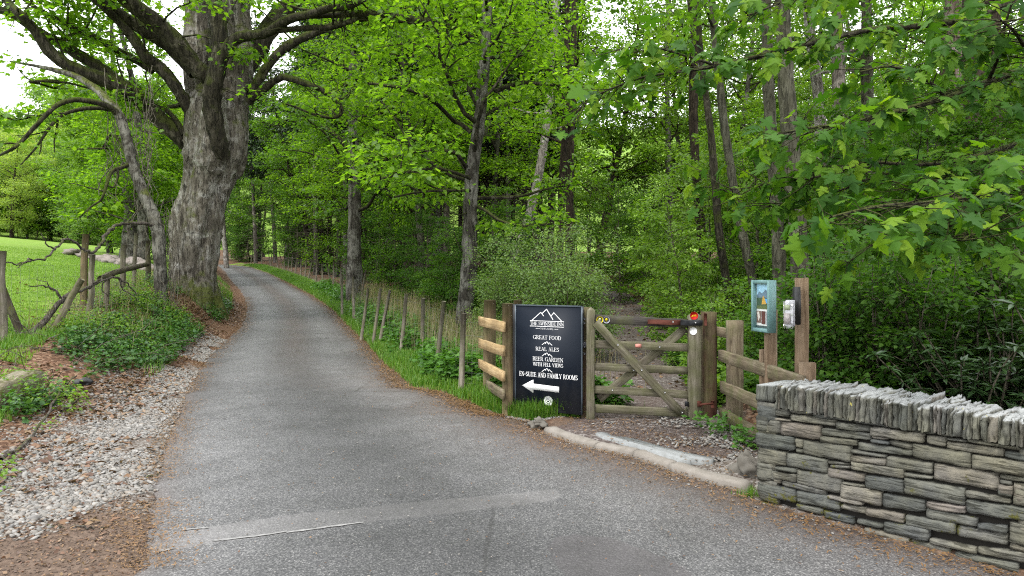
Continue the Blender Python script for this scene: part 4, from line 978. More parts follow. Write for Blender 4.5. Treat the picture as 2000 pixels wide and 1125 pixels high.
lp = thing('leaflet_stand', 'square wooden post carrying a clear box of white leaflets', 'leaflet stand', (P(1570, 700, 5.85)[0], 5.85, .1))
p_ = P(1566, 543, 5.85); mb = MB(); mb.plank((p_[0], 5.85, 0), (p_[0], 5.85, p_[2]), .105, .075, up=(.93, -.36, 0), seg=12); mb.build('post', MATS['sign_post'], lp)
mb = MB(); mb.plank(P(1556, 560, 5.76), P(1556, 634, 5.76), .07, .02, up=(.3, -.9, 0), seg=2); mb.build('bracket', MATS['black'], lp)
lb = P(1545, 610, 5.72); ba = np.array([.5, -.86, 0]); ba /= np.linalg.norm(ba)
pa_ = [plain('leaflet paper', (.5, .5, .54), .5, .3, 0, .03), plain('leaflet cover print', (.3, .34, .22), .5), plain('leaflet photo', (.4, .36, .36), .5, .3, 0, .4, 60)]
for q in range(7):
    o_ = np.array([.006 * q - .03, .008 * q - .036, 0]); mb = MB(); mb.plank(lb + o_ + [0, 0, -.11], lb + o_ + [0, 0, .09 + .004 * (q % 3)], 0.06, .0035, up=(.72, -.69, 0), seg=2, jit=.0006); mb.build('leaflet', pa_[0], lp)
fw_ = np.array([.72, -.69, 0]); fn_ = np.array([-.69, -.72, 0])
for (z0, z1, m_) in ((.02, .06, 1), (-.09, -.005, 2)): mb = MB(); c_ = lb + [-.034, -.042, 0] + fn_ * .003; mb.poly([c_ - fw_ * .036 + [0, 0, z0], c_ + fw_ * .012 + [0, 0, z0], c_ + fw_ * .012 + [0, 0, z1], c_ - fw_ * .036 + [0, 0, z1]], fn_ * .001); mb.build('printed_panel', pa_[m_], lp)
mt = Mt('clear plastic'); MATS['clear'] = mt.done(mt.n('MixShader', {0: .12, 1: mt.n('BsdfTransparent').outputs[0], 2: mt.n('BsdfGlossy', {'Roughness': .1}).outputs[0]}).outputs[0])
mb = MB(); c_ = lb + fn_ * .055
for a_, b_ in ((c_ - fw_ * .04, c_ + fw_ * .04), (c_ - fw_ * .04 - fn_ * .09, c_ - fw_ * .04)): mb.plank((a_ + b_) / 2 + [0, 0, -.125], (a_ + b_) / 2 + [0, 0, .09], np.linalg.norm(b_ - a_), .003, up=(b_ - a_), seg=1, jit=0)
mb.build('clear_box', MATS['clear'], lp)

# ------------------------------------------------------------------ wire fences
def netting(A, B, zA, zB, rows, dx, mat, parent, r=.0018, lean=None, top=True):
    W_ = Wood(); pts = np.array(A); cum = np.concatenate([[0], np.cumsum(np.linalg.norm(np.diff(pts[:, :2], axis=0), axis=1))]); L = cum[-1]
    f = lambda s: np.array([np.interp(s, cum, pts[:, k]) for k in range(3)])
    n = max(4, int(L / .4))
    for h in rows:
        q = np.array([f(s) + [0, 0, h + .015 * math.sin(s * 3 + h * 9)] for s in np.linspace(0, L, n)]); W_.add(q, np.full(n, r), 3)
    if dx:
        for s in np.arange(0, L, dx): p = f(s); W_.add([p + [0, 0, rows[0]], p + [0.004, 0, rows[-1]]], [r * .8, r * .8], 3)
    W_.build('wire_netting', mat, parent)
# along the verge: post tops traced in the photograph, the rest at even spacing
TOPS = [(905, 600, 1.02), (864, 587, 1.05), (826, 580, 1.0), (792, 571, 1.05), (758, 562, 1.05), (741, 556, 1.1), (717, 553, 1.1), (690, 535, 1.15), (668, 527, 1.2)]
vf = []
for (px, py, h) in TOPS:
    lo, hi = 5, 60
    for _ in range(40):
        m_ = (lo + hi) / 2
        q = P(px, py, m_)
        if q[2] - (float(zp(m_)) + .12) - h > 0: lo = m_
        else: hi = m_
    vf.append((q[0], m_, h))
last = vf[-1][1]
for Y in np.arange(last + 1.7, 57.5, 1.75):
    vf.append((float(xR(Y)) + np.interp(Y, [25, 35], [1.0, 1.3]), Y, RNG.uniform(.9, 1.2)))
x0 = -24.5
vfT = thing('wire_fence', 'long wire fence on leaning split posts along the grass verge of the road', 'fence', (vf[0][0], vf[0][1], gz(vf[0][0], vf[0][1])))
top = []
for i, (x, y, h) in enumerate(vf):
    zb = gz(x, y); lx, ly = RNG.normal(0.02, .11, 2) if i else (0.03, 0)
    if i in (1,): lx = .13
    r = RNG.uniform(.032, .041) * (1 if i > 0 else 1.25); mb = MB(); mb.tube([(x - lx, y - ly, zb - .15), (x - lx * .4, y - ly * .4, zb + h * .45), (x + lx * .2, y, zb + h)], [r, r * .95, r * .88], 7, jit=.05); mb.build('post', MATS['fence_post'], vfT); top.append((x, y, zb))
netting([(-.33, 9.05, gz(-.33, 9.05))] + top, None, 0, 0, [.1, .25, .4, .55, .72, .9], .28, MATS['wire'], vfT, .0016)
# field fence on the bank
lf = thing('wire_fence', 'broken wire fence of leaning old posts between the pasture and the bank', 'fence', (-7.0, 11.5, gz(-7, 11.5)))
def post(px, y0, y1, Y, r, mat, px0=None, seg=4, Yt=None):
    t = P(px, y0, Yt or Y); b = P(px0 if px0 is not None else px, y1, Y); b[2] = min(b[2], gz(b[0], b[1])) - .1
    pts = np.array([b + (t - b) * k / seg for k in range(seg + 1)]); pts[1:-1] += RNG.normal(0, .008, (seg - 1, 3)); mb = MB(); mb.tube(pts, np.linspace(r * 1.05, r * .92, seg + 1), 10, jit=.04); mb.build('post', MATS[mat], lf); return b
bs = [post(4, 490, 560, 10.0, .06, 'fence_post'), post(168, 457, 640, 12.0, .058, 'post_wood', 160), post(181, 497, 637, 12.0, .05, 'fence_post', 174), post(210, 532, 622, 13.0, .045, 'fence_post', 204), post(242, 478, 596, 15.0, .06, 'fence_post', 236), post(266, 455, 566, 16.0, .045, 'fence_post', 261), post(290, 470, 560, 17.0, .06, 'dark_post', 289)]
post(2, 556, 685, 10.4, .052, 'dark_post', 56); post(160, 545, 686, 10.6, .05, 'moss_post', 75)
netting([(b[0], b[1], b[2] + .1) for b in [P(-120, 560, 9.0)] + bs], None, 0, 0, [.12, .25, .38, .52, .68, .86, 1.05], .2, MATS['wire'], lf, .0017)
mb = MB(); mb.tube(smoothline([P(196, 545, 12.2), P(225, 532, 13.2), P(255, 524, 14.6), P(288, 516, 16.2)], 4), np.full(13, .055), 8, jit=.06); mb.build('rail', MATS['dark_post'], lf)

# dead branches caught on the fence
def deadbranch(label, lines, par=None):
    p0 = P(*lines[0][0][0][:2], lines[0][0][0][2]); W_ = Wood()
    for pts, r0, r1 in lines:
        q = smoothline([P(a_, b_, c_) for a_, b_, c_ in pts], 4, .012); W_.add(q, np.linspace(r0, r1, len(q)) * (.72 if r0 > .02 else 1), 7, .08)
    o = W_.build('dead_branch', MATS['dead_bark'], None); tag(o, label, 'branch'); return o
deadbranch('long bare snaking branch hooked over the tall field fence post', [([(300,440,14.6),(285,437,14.4),(250,436,14),(228,440,13.4),(208,455,12.6),(198,475,12.1),(188,488,11.8),(176,492,11.7),(158,483,11.6),(135,468,11.3),(122,470,11.1),(108,487,10.8),(85,507,10.5),(60,510,10.2),(35,516,9.9),(12,513,9.7)], .05, .012), ([(108,487,10.8),(92,475,10.6),(80,455,10.5)], .015, .005), ([(134,468,11.3),(130,458,11.2)], .012, .005), ([(60,510,10.2),(45,513,10),(33,524,9.9)], .016, .006)])
deadbranch('thick crooked dead branch leaning beside the mossy fence post', [([(55,664,10.5),(65,650,10.5),(85,630,10.6),(100,610,10.7),(118,588,10.8),(132,576,10.9),(150,570,11.2),(175,560,11.6),(205,545,12),(232,545,12.4),(250,556,12.6),(268,575,12.8)], .075, .012), ([(118,582,10.8),(105,566,10.7),(85,560,10.6),(55,558,10.4)], .03, .008), ([(175,560,11.6),(190,548,11.8),(215,533,12.2),(245,522,12.6),(262,512,12.8)], .022, .006), ([(232,545,12.4),(240,565,12.5),(262,580,12.6),(272,590,12.7)], .014, .005), ([(205,545,12),(200,565,12),(215,585,12.1)], .014, .004), ([(132,590,10.9),(138,610,10.9),(150,625,10.9)], .012, .004), ([(100,566,10.7),(90,552,10.6),(70,545,10.5)], .01, .004)])
deadbranch('slender pale stick slanting down across the gravel at the road edge', [([(2,897,5.9),(40,872,6.4),(80,830,7.0),(110,780,7.6),(128,752,8.0),(150,734,8.3)], .017, .008)])
deadbranch('short dark stick lying on leaf litter beside the gravel strip', [([(120,803,7.45),(140,787,7.7),(160,776,7.9)], .014, .01)])
deadbranch('thin brown twig lying on gravel by the tarmac edge', [([(268,943,5.52),(300,930,5.7),(320,921,5.84)], .008, .004)])
deadbranch('pale bent twig lying on bare soil beside the road', [([(92,1026,4.55),(130,1032,4.53),(175,1034,4.51),(215,1032,4.53)], .009, .004)])
lg = MB(); lg.plank(P(-30, 782, 7.4), P(66, 744, 8.2), .26, .24, up=(0, 0, 1), seg=10, cham=.08, jit=.008); o = lg.build('timber_beam', MATS['moss_post']); tag(o, 'old squared timber beam lying in grass at the bank foot', 'timber beam')
o = rockblob('plastic_scrap', P(163, 746, 8.55), (.10, .07, .045), MATS['black'], 4, None, 3, .35); tag(o, 'crumpled dark scrap lying in leaf litter near the timber beam', 'scrap')
o = rockblob('paper_scrap', G(789, 698, .05), (.06, .04, .025), MATS['white'], 6, None, 2, .4); tag(o, 'small white paper scrap on the verge beside the road', 'litter')
# tumbled stones at the field edge
rk = np.random.default_rng(8)
hp_ = thing('stone_heap', 'tumbled heap of pale field stones at the foot of an old trunk', 'stone heap', P(215, 482, 26))
for i in range(70):
    px = rk.uniform(135, 292); Y = 24 + (292 - px) / 157 * 9 + rk.normal(0, .6); x = (px - 1000) * Y / F; s = rk.uniform(.10, .26)
    rockblob('stone', (x, Y, gz(x, Y) + s * rk.uniform(.2, .9)), (s * rk.uniform(.8, 1.5), s, s * rk.uniform(.45, .8)), MATS['rubble'], i, hp_, 2, .6)
# ------------------------------------------------------------------ trees traced from the photograph
def px_line(rows, Y, rscale=None):
    """rows (px, py, r_px[, dY]) -> smooth points and radii in metres; dY moves a point nearer (-) or farther (+)"""
    q = []
    for row in rows:
        d = row[3] if len(row) > 3 else 0.0; y = Y + d
        q.append((*P(row[0], row[1], y), row[2] * y / F))
    q = smoothline(q, 4); return q[:, :3], np.maximum(q[:, 3], .004)

def bigtrunk(wood, pts, rad, n, seed, ridge=.10, burl=.10):
    pts = np.asarray(pts); V, f = tube(pts, np.ones(len(pts)), n); m = len(pts); V = V.reshape(m, n, 3); c = pts[:, None]
    d = V - c; a = np.arange(n) / n * 2 * np.pi; z = np.arange(m)[:, None] / m * 6
    k = 1 + ridge * np.sin(a[None] * 5 + z * .7 + seed) * .6 + ridge * .7 * vnoise(a[None] * 2.2 + 5 * np.cos(a)[None], z * 1.5, 1, seed) + burl * vnoise(np.cos(a)[None] * 1.6 + seed, np.sin(a)[None] * 1.6 + z * 1.3, 1, seed + 3) + .035 * vnoise(a[None] * 9, z * 6, 1, seed + 5) + .03 * vnoise(a[None] * 4 + z, z * 14, 1, seed + 6)
    for q in range(5):
        a0 = (seed * 1.7 + q * 1.31 + .25 * np.sin(z * 1.1 + q)) % (2 * np.pi); da = np.abs((a[None] - a0 + np.pi) % (2 * np.pi) - np.pi); k = k - (.10 + .04 * np.sin(z * 2 + q)) * np.exp(-(da / .13) ** 2) + .04 * np.exp(-((da - .3) / .2) ** 2)
    k = k / k.mean(1, keepdims=True)
    wood.V.append((c + d * (np.asarray(rad)[:, None] * k)[..., None]).reshape(-1, 3)); wood.F.append(f + wood.n); wood.n += m * n

def finish(root, wood, bark, lv, lmat, size, tpl, rng, trunk=None, name='trunk', zcut=None):
    trunk[0].build(name, trunk[1], root, wood, bark)
    if lv:
        pos = np.vstack([a[0] for a in lv]); tip = np.vstack([a[1] for a in lv]); nr = np.vstack([a[2] for a in lv])
        if zcut: k = (pos[:, 2] - root.location[2] < zcut) | (rng.random(len(pos)) < .3); pos, tip, nr = pos[k], tip[k], nr[k]
        leaves('crown', pos, tip, nr, size * rng.uniform(.65, 1.25, len(pos)), tpl, lmat, root, rng=rng)

# --- the old sycamore
rng = np.random.default_rng(21)
YO = 18.0
b0 = P(384, 622, YO)
old = thing('sycamore_tree', 'huge old sycamore with pale lichen covered trunk and mossy limbs at the road bend', 'tree', (b0[0], b0[1], gz(b0[0], b0[1]) - .1))
W_ = Wood()
tp, tr = px_line([(386, 640, 56), (385, 615, 50), (382, 590, 46), (378, 555, 42), (377, 520, 42), (379, 480, 43), (381, 450, 44), (388, 415, 43), (396, 380, 42), (404, 345, 45), (411, 318, 54), (418, 290, 57), (421, 260, 58), (424, 225, 56), (426, 195, 52), (427, 175, 40), (428, 160, 20)], YO)
tp2 = smoothline(np.hstack([tp, tr[:, None]]), 2); bigtrunk(W_, tp2[:, :3], tp2[:, 3], 80, 2, .07, .13)
for rows, s_ in (([(410, 230, 26, .1), (396, 190, 28, .15), (388, 150, 27, .2), (386, 100, 26, .2), (386, 50, 25, .3), (384, 0, 23, .3), (380, -80, 20, .3), (370, -200, 16), (360, -330, 10), (350, -430, 4)], 7), ([(446, 230, 30, .1), (458, 185, 30, 0), (463, 140, 28), (464, 95, 27), (461, 50, 26), (460, 0, 25), (465, -80, 22), (480, -200, 16), (500, -320, 9), (510, -420, 4)], 9)):
    p_, r_ = px_line(rows, YO); bigtrunk(W_, p_, r_, 40, s_, .06, .07)
TRUNK = (W_, MATS['syc_bark'])
LIMB = Wood(); limbs = []
for rows in (
 [(434, 305, 15, -.55), (428, 280, 17, -.7), (420, 245, 18, -.8), (414, 205, 18, -.9), (416, 170, 17, -1.0), (424, 140, 17, -1.0), (430, 100, 16, -1.0), (428, 50, 15, -1.0), (420, 10, 15, -1), (405, -40, 13, -1), (380, -120, 9), (350, -200, 4)],
 [(432, 120, 11, -1.0), (446, 90, 11, -1.1), (470, 72, 11, -1.2), (500, 68, 10, -1.4), (525, 62, 9.5, -1.6), (548, 46, 9, -1.8), (575, 34, 8.5, -2), (605, 28, 8, -2.2), (640, 17, 7.5, -2.4), (672, 14, 7, -2.5), (700, 4, 6.5, -2.6), (740, -20, 5), (790, -60, 3)],
 [(560, 40, 7, -1.9), (600, 30, 7, -2.0), (650, 29, 6.5, -2.1), (703, 27, 6.5, -2.3), (760, 30, 6.3, -2.5), (800, 36, 6.2, -2.6), (845, 42, 6, -2.7), (874, 51, 5.8, -2.8), (917, 69, 5.4, -2.9), (970, 88, 5.0, -3.0), (1010, 105, 4.4, -3.0), (1035, 118, 3.8, -3.0), (1060, 132, 3.2, -3), (1103, 146, 2, -3)],
 [(520, 62, 6, -1.6), (590, 55, 5.5, -1.8), (650, 52, 5, -2), (703, 38, 4, -2.2), (780, 42, 3, -2.3), (847, 53, 2, -2.4)],
 [(488, 180, 9, -.1), (500, 165, 9, -.1), (518, 135, 9, .0), (545, 103, 9, .2), (575, 82, 8.5, .3), (605, 68, 8, .5), (640, 54, 7.5, .7), (690, 40, 6, .9), (760, 20, 4, 1)],
 [(486, 198, 8, -.3), (500, 186, 8, -.4), (523, 168, 7.5, -.5), (540, 156, 7, -.6), (556, 151, 6.5, -.7), (585, 159, 6.2, -.8), (615, 170, 5.8, -.9), (640, 182, 5.4, -.9), (657, 196, 5, -.9), (667, 212, 4.5, -.9), (662, 226, 4, -1.0), (640, 229, 3.2, -1.1), (606, 221, 2.6, -1.2), (575, 208, 2, -1.3), (552, 202, 1.4, -1.4)],
 [(470, 150, 20, .4), (492, 110, 20, .6), (520, 65, 19, .8), (545, 30, 18, 1.0), (575, 0, 16, 1.2), (620, -60, 13, 1.4), (680, -140, 9), (740, -220, 4)],
 [(412, 155, 14, -.7), (398, 145, 16, -.8), (378, 125, 17, -.9), (352, 92, 18, -1.1), (320, 58, 17, -1.3), (285, 28, 16, -1.6), (250, 2, 15, -1.9), (215, -30, 13, -2.2), (160, -80, 10), (90, -140, 6), (30, -180, 3)],
 [(380, 145, 12, -.5), (352, 110, 14, -.5), (325, 85, 14, -.6), (292, 65, 13, -.8), (255, 42, 12, -1), (225, 22, 11, -1.2), (190, -5, 9, -1.4), (140, -50, 6), (90, -90, 3)],
 [(374, 225, 10, -.3), (362, 200, 12, -.4), (348, 178, 12, -.5), (330, 150, 12, -.6), (308, 128, 12, -.7), (284, 110, 11, -.9), (258, 72, 10, -1), (226, 35, 9, -1.2), (195, 8, 7, -1.4), (150, -30, 4)],
 [(372, 290, 14, .0), (354, 270, 16, -.1), (338, 255, 16, -.2), (316, 238, 17, -.3), (292, 212, 17, -.4), (270, 190, 17, -.5), (245, 175, 16, -.7), (210, 158, 15, -.9), (170, 145, 14, -1.1), (130, 126, 13, -1.3), (95, 98, 12, -1.5), (65, 55, 10, -1.7), (28, 18, 8, -1.9), (0, -10, 6), (-60, -50, 3)],
 [(280, 198, 11, -.6), (258, 182, 11, -.4), (228, 160, 12, -.3), (202, 138, 12, -.3), (172, 118, 11, -.4), (142, 100, 11, -.5), (112, 82, 10, -.6), (72, 60, 9, -.7), (35, 35, 8, -.8), (4, 20, 7, -.8), (-60, -10, 4)],
 [(300, 140, 6, .3), (266, 118, 7, .2), (232, 100, 7, 0), (205, 84, 6.5, -.1), (180, 71, 6, -.2), (152, 58, 6, -.3), (120, 42, 5, -.4), (75, 18, 4, -.5), (40, -5, 3)],
 [(182, 70, 4, -.2), (160, 66, 4, -.3), (135, 70, 4, -.4), (118, 80, 3, -.5)],
 [(116, 160, 4, -1), (90, 158, 3.4, -1.2), (58, 160, 2.4, -1.4)],
 [(360, 262, 6, -.3), (340, 230, 5, -.3), (322, 214, 4.5, -.2), (300, 208, 4, -.1), (285, 215, 3, 0)],
 [(352, 205, 5, .5), (335, 208, 4, .6), (312, 205, 3.4, .7), (290, 196, 2.4, .8)],
 ):
    p_, r_ = px_line(rows, YO); LIMB.add(p_, r_ * rng.normal(1, .03, len(r_)), 10, .05, rng); limbs.append((p_, r_))
pos, tip, nr = foliate(LIMB, limbs, rng, per_m=2.3, sub=1.5, t0=.52, twigs=5, per=9, spread=.28, up=.06)
up_l = []
for k in range(32):   # shoots that carry the top of the crown
    p, r = limbs[rng.integers(0, len(limbs))]; i = rng.integers(len(p) // 3, len(p))
    q = wander(p[i], (rng.normal(0, .8), rng.normal(0, .8), rng.uniform(.2, 1)), rng.uniform(1.5, 3.2), 6, rng, .03); LIMB.add(q, np.linspace(.03, .006, 7), 5); up_l.append((q, np.linspace(.03, .006, 7)))
a2 = foliate(LIMB, up_l, rng, per_m=3.2, sub=1.0, t0=.25, twigs=5, per=9, spread=.25)
for p_, r_ in limbs[:6] + limbs[7:12]:   # bare side twigs
    for k in range(14):
        i = rng.integers(2, len(p_) - 1); q = wander(p_[i], (rng.normal(0, 1), rng.normal(0, 1), rng.normal(-.2, .6)), rng.uniform(.4, 1.3), 5, rng, -.02, .3); LIMB.add(q, np.linspace(.014, .003, 6), 4)
finish(old, LIMB, MATS['limb_bark'], [(pos, tip, nr), a2], MATS['lf_bright'], .12, T_LOBE, rng, trunk=TRUNK)

# --- the slender tree in front of it, with hanging stems
rng = np.random.default_rng(5); YS = 15.2
b0 = P(316, 640, YS); sl = thing('slender_tree', 'slim leaning tree with hanging dry vines in front of the old sycamore', 'tree', (b0[0], b0[1], gz(b0[0], b0[1]) - .1))
W_ = Wood()
p_, r_ = px_line([(317, 645, 14), (316, 620, 13), (314, 570, 12.5), (313, 520, 12), (310, 470, 12), (305, 440, 12), (296, 412, 11.5), (284, 385, 11), (270, 352, 10.5), (258, 318, 10), (252, 288, 10), (245, 262, 10), (238, 238, 9.5), (226, 214, 9), (208, 196, 8), (190, 176, 7, .4), (150, 150, 6, .8), (112, 138, 5, 1.2), (66, 128, 3, 1.6), (20, 120, 2, 2)], YS)
W_.add(p_, r_, 12, .05, rng); TRUNK = (W_, MATS['oak_bark'])
W_ = Wood(); lm = []
for rows in ([(232, 224, 7, 0), (215, 210, 6.5, -.2), (195, 202, 6, -.4), (170, 197, 5.5, -.6), (148, 195, 5.2, -.8), (128, 198, 5, -1), (110, 206, 4.8, -1.2), (94, 220, 4.5, -1.3), (75, 240, 4.3, -1.5), (55, 262, 4, -1.6), (38, 280, 3.6, -1.7), (20, 293, 3.2, -1.8), (-20, 312, 2)],
             [(222, 214, 5, 0), (190, 211, 4.5, -.1), (160, 213, 4, -.3), (130, 221, 3.4, -.4), (112, 232, 3.2, -.5), (100, 245, 3, -.6), (88, 262, 2.6, -.7), (75, 282, 2.2, -.8), (58, 303, 1.8, -.9), (40, 322, 1.2, -1)],
             [(130, 222, 2.6, -.4), (95, 222, 2.4, -.6), (60, 228, 2.2, -.9), (30, 234, 2, -1.1), (0, 225, 1.6, -1.3)], [(113, 232, 2, -.5), (110, 255, 1.8, -.5), (106, 275, 1.4, -.5), (107, 298, .8, -.5)], [(80, 275, 1.6, -.8), (80, 290, 1.2, -.8), (76, 303, .8, -.8)],
             [(255, 318, 4, 0), (240, 326, 3.8, -.2), (222, 332, 3.6, -.3), (213, 345, 3.4, -.4), (208, 362, 3.2, -.5), (202, 380, 2.6, -.6), (196, 392, 2.2, -.6), (180, 402, 1.8, -.7), (165, 415, 1.3, -.8), (155, 427, .9, -.8)], [(230, 331, 2.6, -.3), (230, 345, 2.4, -.3), (222, 365, 2, -.4), (210, 362, 1.4, -.5)],
             [(245, 300, 3, 0), (235, 280, 2.6, .2), (218, 262, 2.4, .4), (200, 290, 2, .5)], [(208, 290, 2, .3), (180, 290, 1.8, .3), (160, 291, 1.4, .3), (138, 291, 1, .3)]):
    p_, r_ = px_line(rows, YS); W_.add(p_, r_, 7, .05, rng); lm.append((p_, r_))
lv = foliate(W_, lm, rng, per_m=2.6, sub=.7, t0=.3, twigs=4, per=6, spread=.2, keep=.45)
lv2 = foliate(W_, [lm[7], lm[2]], rng, per_m=6, sub=.8, t0=.3, twigs=5, per=8, spread=.2)
finish(sl, W_, MATS['limb_bark'], [lv, lv2], MATS['lf_bright'], .115, T_LOBE, rng, trunk=TRUNK)
W_ = Wood()
for k in range(34):
    x = rng.uniform(205, 300); y0 = rng.uniform(120, 260); y1 = y0 + rng.uniform(80, 330); y1 = min(y1, 590); Y = YS + rng.uniform(-.4, 1.6)
    q = np.array([P(x + rng.normal(0, 3) + (i / 8) * rng.normal(0, 14) , y0 + (y1 - y0) * i / 8, Y) for i in range(9)]); W_.add(smoothline(q, 2, .01), np.full(17, rng.uniform(.004, .011)), 4)
for k in range(26):
    x = rng.uniform(300, 345); y0 = rng.uniform(380, 520); Y = YS + rng.uniform(-.3, .8)
    q = np.array([P(x + rng.normal(0, 5), y0 + (605 - y0) * i / 6, Y) for i in range(7)]); W_.add(smoothline(q, 2, .015), np.full(13, rng.uniform(.003, .008)), 4)
W_.build('hanging_vine', MATS['vine'], sl)

def ground_to(rows, Y):
    """let a traced trunk start in the ground"""
    x = P(rows[0][0], HY, Y)[0]; z = gz(x, Y) - .15; py = HY + (CAMZ - z) * F / Y
    return [(rows[0][0], py, rows[0][2] * 1.18)] + [r for r in rows if r[1] < py - 8]

def traced(name, label, cat, rows, Y, bark, lmat, rng, nb=22, z0=3.0, L=3.0, leafsize=.1, tpl=T_MID, extra=(), per_m=3.0, sub=1.2, per=11, twigs=6, elev=(.0, .6), group=None, t0=.3, bark2=None, spread=.24, topz=15.0, sides=10, bare=0):
    rows = ground_to(rows, Y)
    # carry the stem on past the frame, tapering
    p_, r_ = px_line(rows, Y)
    d = unit(p_[-1] - p_[-5])
    if p_[-1][2] < topz:
        q = wander(p_[-1], d + [0, 0, .4], topz - p_[-1][2], 8, rng, .05, .05); p_ = np.vstack([p_, q[1:]]); r_ = np.concatenate([r_, np.linspace(r_[-1], .02, 9)[1:]])
    root = thing(name, label, cat, p_[0], group); W_ = Wood(); W_.add(p_, r_ * rng.normal(1, .035, len(r_)), sides, .05, rng)
    TK = (W_, bark)
    W_ = Wood(); lm = []
    for rr in extra: a_, b_ = px_line(rr, Y); W_.add(a_, b_, 6, .05, rng); lm.append((a_, b_))
    for a_, b_ in auto_limbs(p_, r_, rng, nb, z0, L, elev, .03): W_.add(a_, b_, 5); lm.append((a_, b_))
    lv = foliate(W_, lm, rng, per_m=per_m, sub=sub, t0=t0, twigs=twigs, per=per, spread=spread)
    for k in range(bare):
        h = rng.uniform(.15, .8); i = int(h * (len(p_) - 1)); a_ = rng.uniform(0, 6.28); q = wander(p_[i], (math.cos(a_), math.sin(a_), rng.uniform(-.2, .4)), rng.uniform(.5, 1.6), 6, rng, .02, .25); W_.add(q, np.linspace(.016, .003, 7), 4)
    finish(root, W_, bark2 or bark, [lv], lmat, leafsize, tpl, rng, trunk=TK, zcut=4.5 + .42 * Y)
    return root
rg = lambda s: np.random.default_rng(s)
traced('woodland_tree', 'lichen spotted tree standing between the roadside wire fence end and the slatted rail fence', 'tree',
       [(903, 650, 17), (908, 600, 16), (914, 550, 15.5), (917, 500, 15), (918, 450, 14.5), (919, 400, 14), (922, 340, 13), (928, 290, 12.5), (936, 240, 12), (942, 180, 11), (946, 120, 10.5), (950, 60, 10), (951, 0, 9.5), (952, -120, 8), (952, -260, 6)], 14.6, MATS['oak_bark'], MATS['lf_bright'], rg(31), nb=32, z0=2.9, L=3.6, leafsize=.105, bark2=MATS['limb_bark'], bare=10,
       extra=([(938, 224, 4), (926, 195, 4), (917, 176, 4), (905, 155, 3.6), (895, 133, 3.4), (885, 101, 3), (874, 64, 2.4), (866, 20, 2)], [(920, 258, 5), (900, 242, 4.6), (885, 235, 4.4), (853, 203, 4, -.6), (821, 184, 3.8, -1), (778, 171, 3.4, -1.4), (740, 165, 3, -1.6), (719, 163, 2.4, -1.8)], [(912, 330, 4.5), (890, 299, 4, -.5), (853, 293, 3.8, -1), (820, 296, 3.4, -1.4), (799, 299, 3, -1.6), (757, 312, 2.6, -1.9), (714, 320, 2, -2.2)],
              [(945, 228, 3.4), (965, 214, 3, .2), (981, 208, 3, .4), (1000, 202, 2.6, .5), (1018, 197, 2, .6)], [(930, 402, 3.6), (950, 412, 3.4, -.3), (970, 427, 3.2, -.5), (990, 435, 3, -.6), (1013, 440, 2.8, -.7), (1040, 441, 2.4, -.8), (1077, 437, 2, -1)], [(925, 350, 4), (860, 330, 3.4, -1), (800, 335, 3, -2), (740, 350, 2.4, -2.6)], [(925, 372, 3), (870, 372, 3, -1), (820, 375, 2.6, -1.5), (770, 385, 2, -2)]))
traced('woodland_tree', 'pale spotted tree rising behind the roadside fence where the road starts to bend', 'tree', [(692, 560, 15), (692, 500, 13), (692, 440, 12.5), (693, 380, 12), (691, 300, 11), (690, 220, 10), (692, 100, 9.5), (693, 0, 9), (693, -100, 7)], 23.5, MATS['oak_bark'], MATS['lf_mid'], rg(32), nb=30, z0=3.0, L=4.0, leafsize=.11, bark2=MATS['limb_bark'], per=8,
       extra=([(690, 300, 5), (650, 260, 4.4), (610, 240, 4), (560, 235, 3, -1)], [(692, 330, 5), (740, 300, 4), (790, 290, 3, -1), (830, 280, 2, -1.4)]))
traced('birch_tree', 'leaning white birch stem glimpsed between leafy trees above the inn sign', 'tree', [(1008, 500, 9), (1022, 460, 9), (1033, 425, 9), (1044, 380, 8.6), (1054, 330, 8.2), (1062, 285, 8), (1068, 240, 7.4), (1076, 150, 7), (1084, 50, 6), (1090, -60, 5)], 25, MATS['pale_bark'], MATS['lf_bright'], rg(33), nb=16, z0=5.5, L=2.8, leafsize=.1, topz=17)
traced('dark_tree', 'slimmer of the two thin dark trees behind the grey green bush', 'tree', [(1092, 560, 7), (1093, 500, 7), (1096, 420, 7), (1098, 340, 7), (1103, 260, 6.4), (1106, 160, 6), (1108, 60, 5.6), (1109, -60, 5)], 22, MATS['dark_bark'], MATS['lf_bright'], rg(34), nb=14, z0=5.0, L=2.6)
traced('dark_tree', 'thicker of the two thin dark trees behind the grey green bush', 'tree', [(1113, 560, 8), (1112, 500, 7.6), (1112, 420, 7.6), (1113, 340, 7.4), (1115, 260, 7), (1118, 160, 6.6), (1121, 60, 6), (1122, -60, 5)], 21.4, MATS['dark_bark'], MATS['lf_bright'], rg(35), nb=14, z0=5.0, L=2.6)
traced('dark_tree', 'thin reddish dark tree farthest from the notice board in the row behind the gate', 'tree', [(1378, 560, 9), (1374, 500, 9), (1369, 448, 9), (1363, 380, 9), (1359, 323, 9), (1355, 260, 9), (1354, 199, 9), (1356, 130, 8.6), (1357, 75, 8.4), (1350, 0, 8)], 16, MATS['dark_bark'], MATS['lf_lime'], rg(36), nb=12, z0=5.6, L=2.4)
traced('grey_tree', 'thin grey tree between the reddish dark stem and the curved stem behind the gate', 'tree', [(1424, 590, 8.6), (1419, 548, 8.4), (1411, 500, 8), (1404, 448, 8), (1399, 385, 7.6), (1394, 323, 7.4), (1387, 249, 7), (1378, 180, 6.6), (1370, 120, 6), (1364, 40, 5)], 13.6, MATS['limb_bark'], MATS['lf_mid'], rg(37), nb=10, z0=5.4, L=2.0)
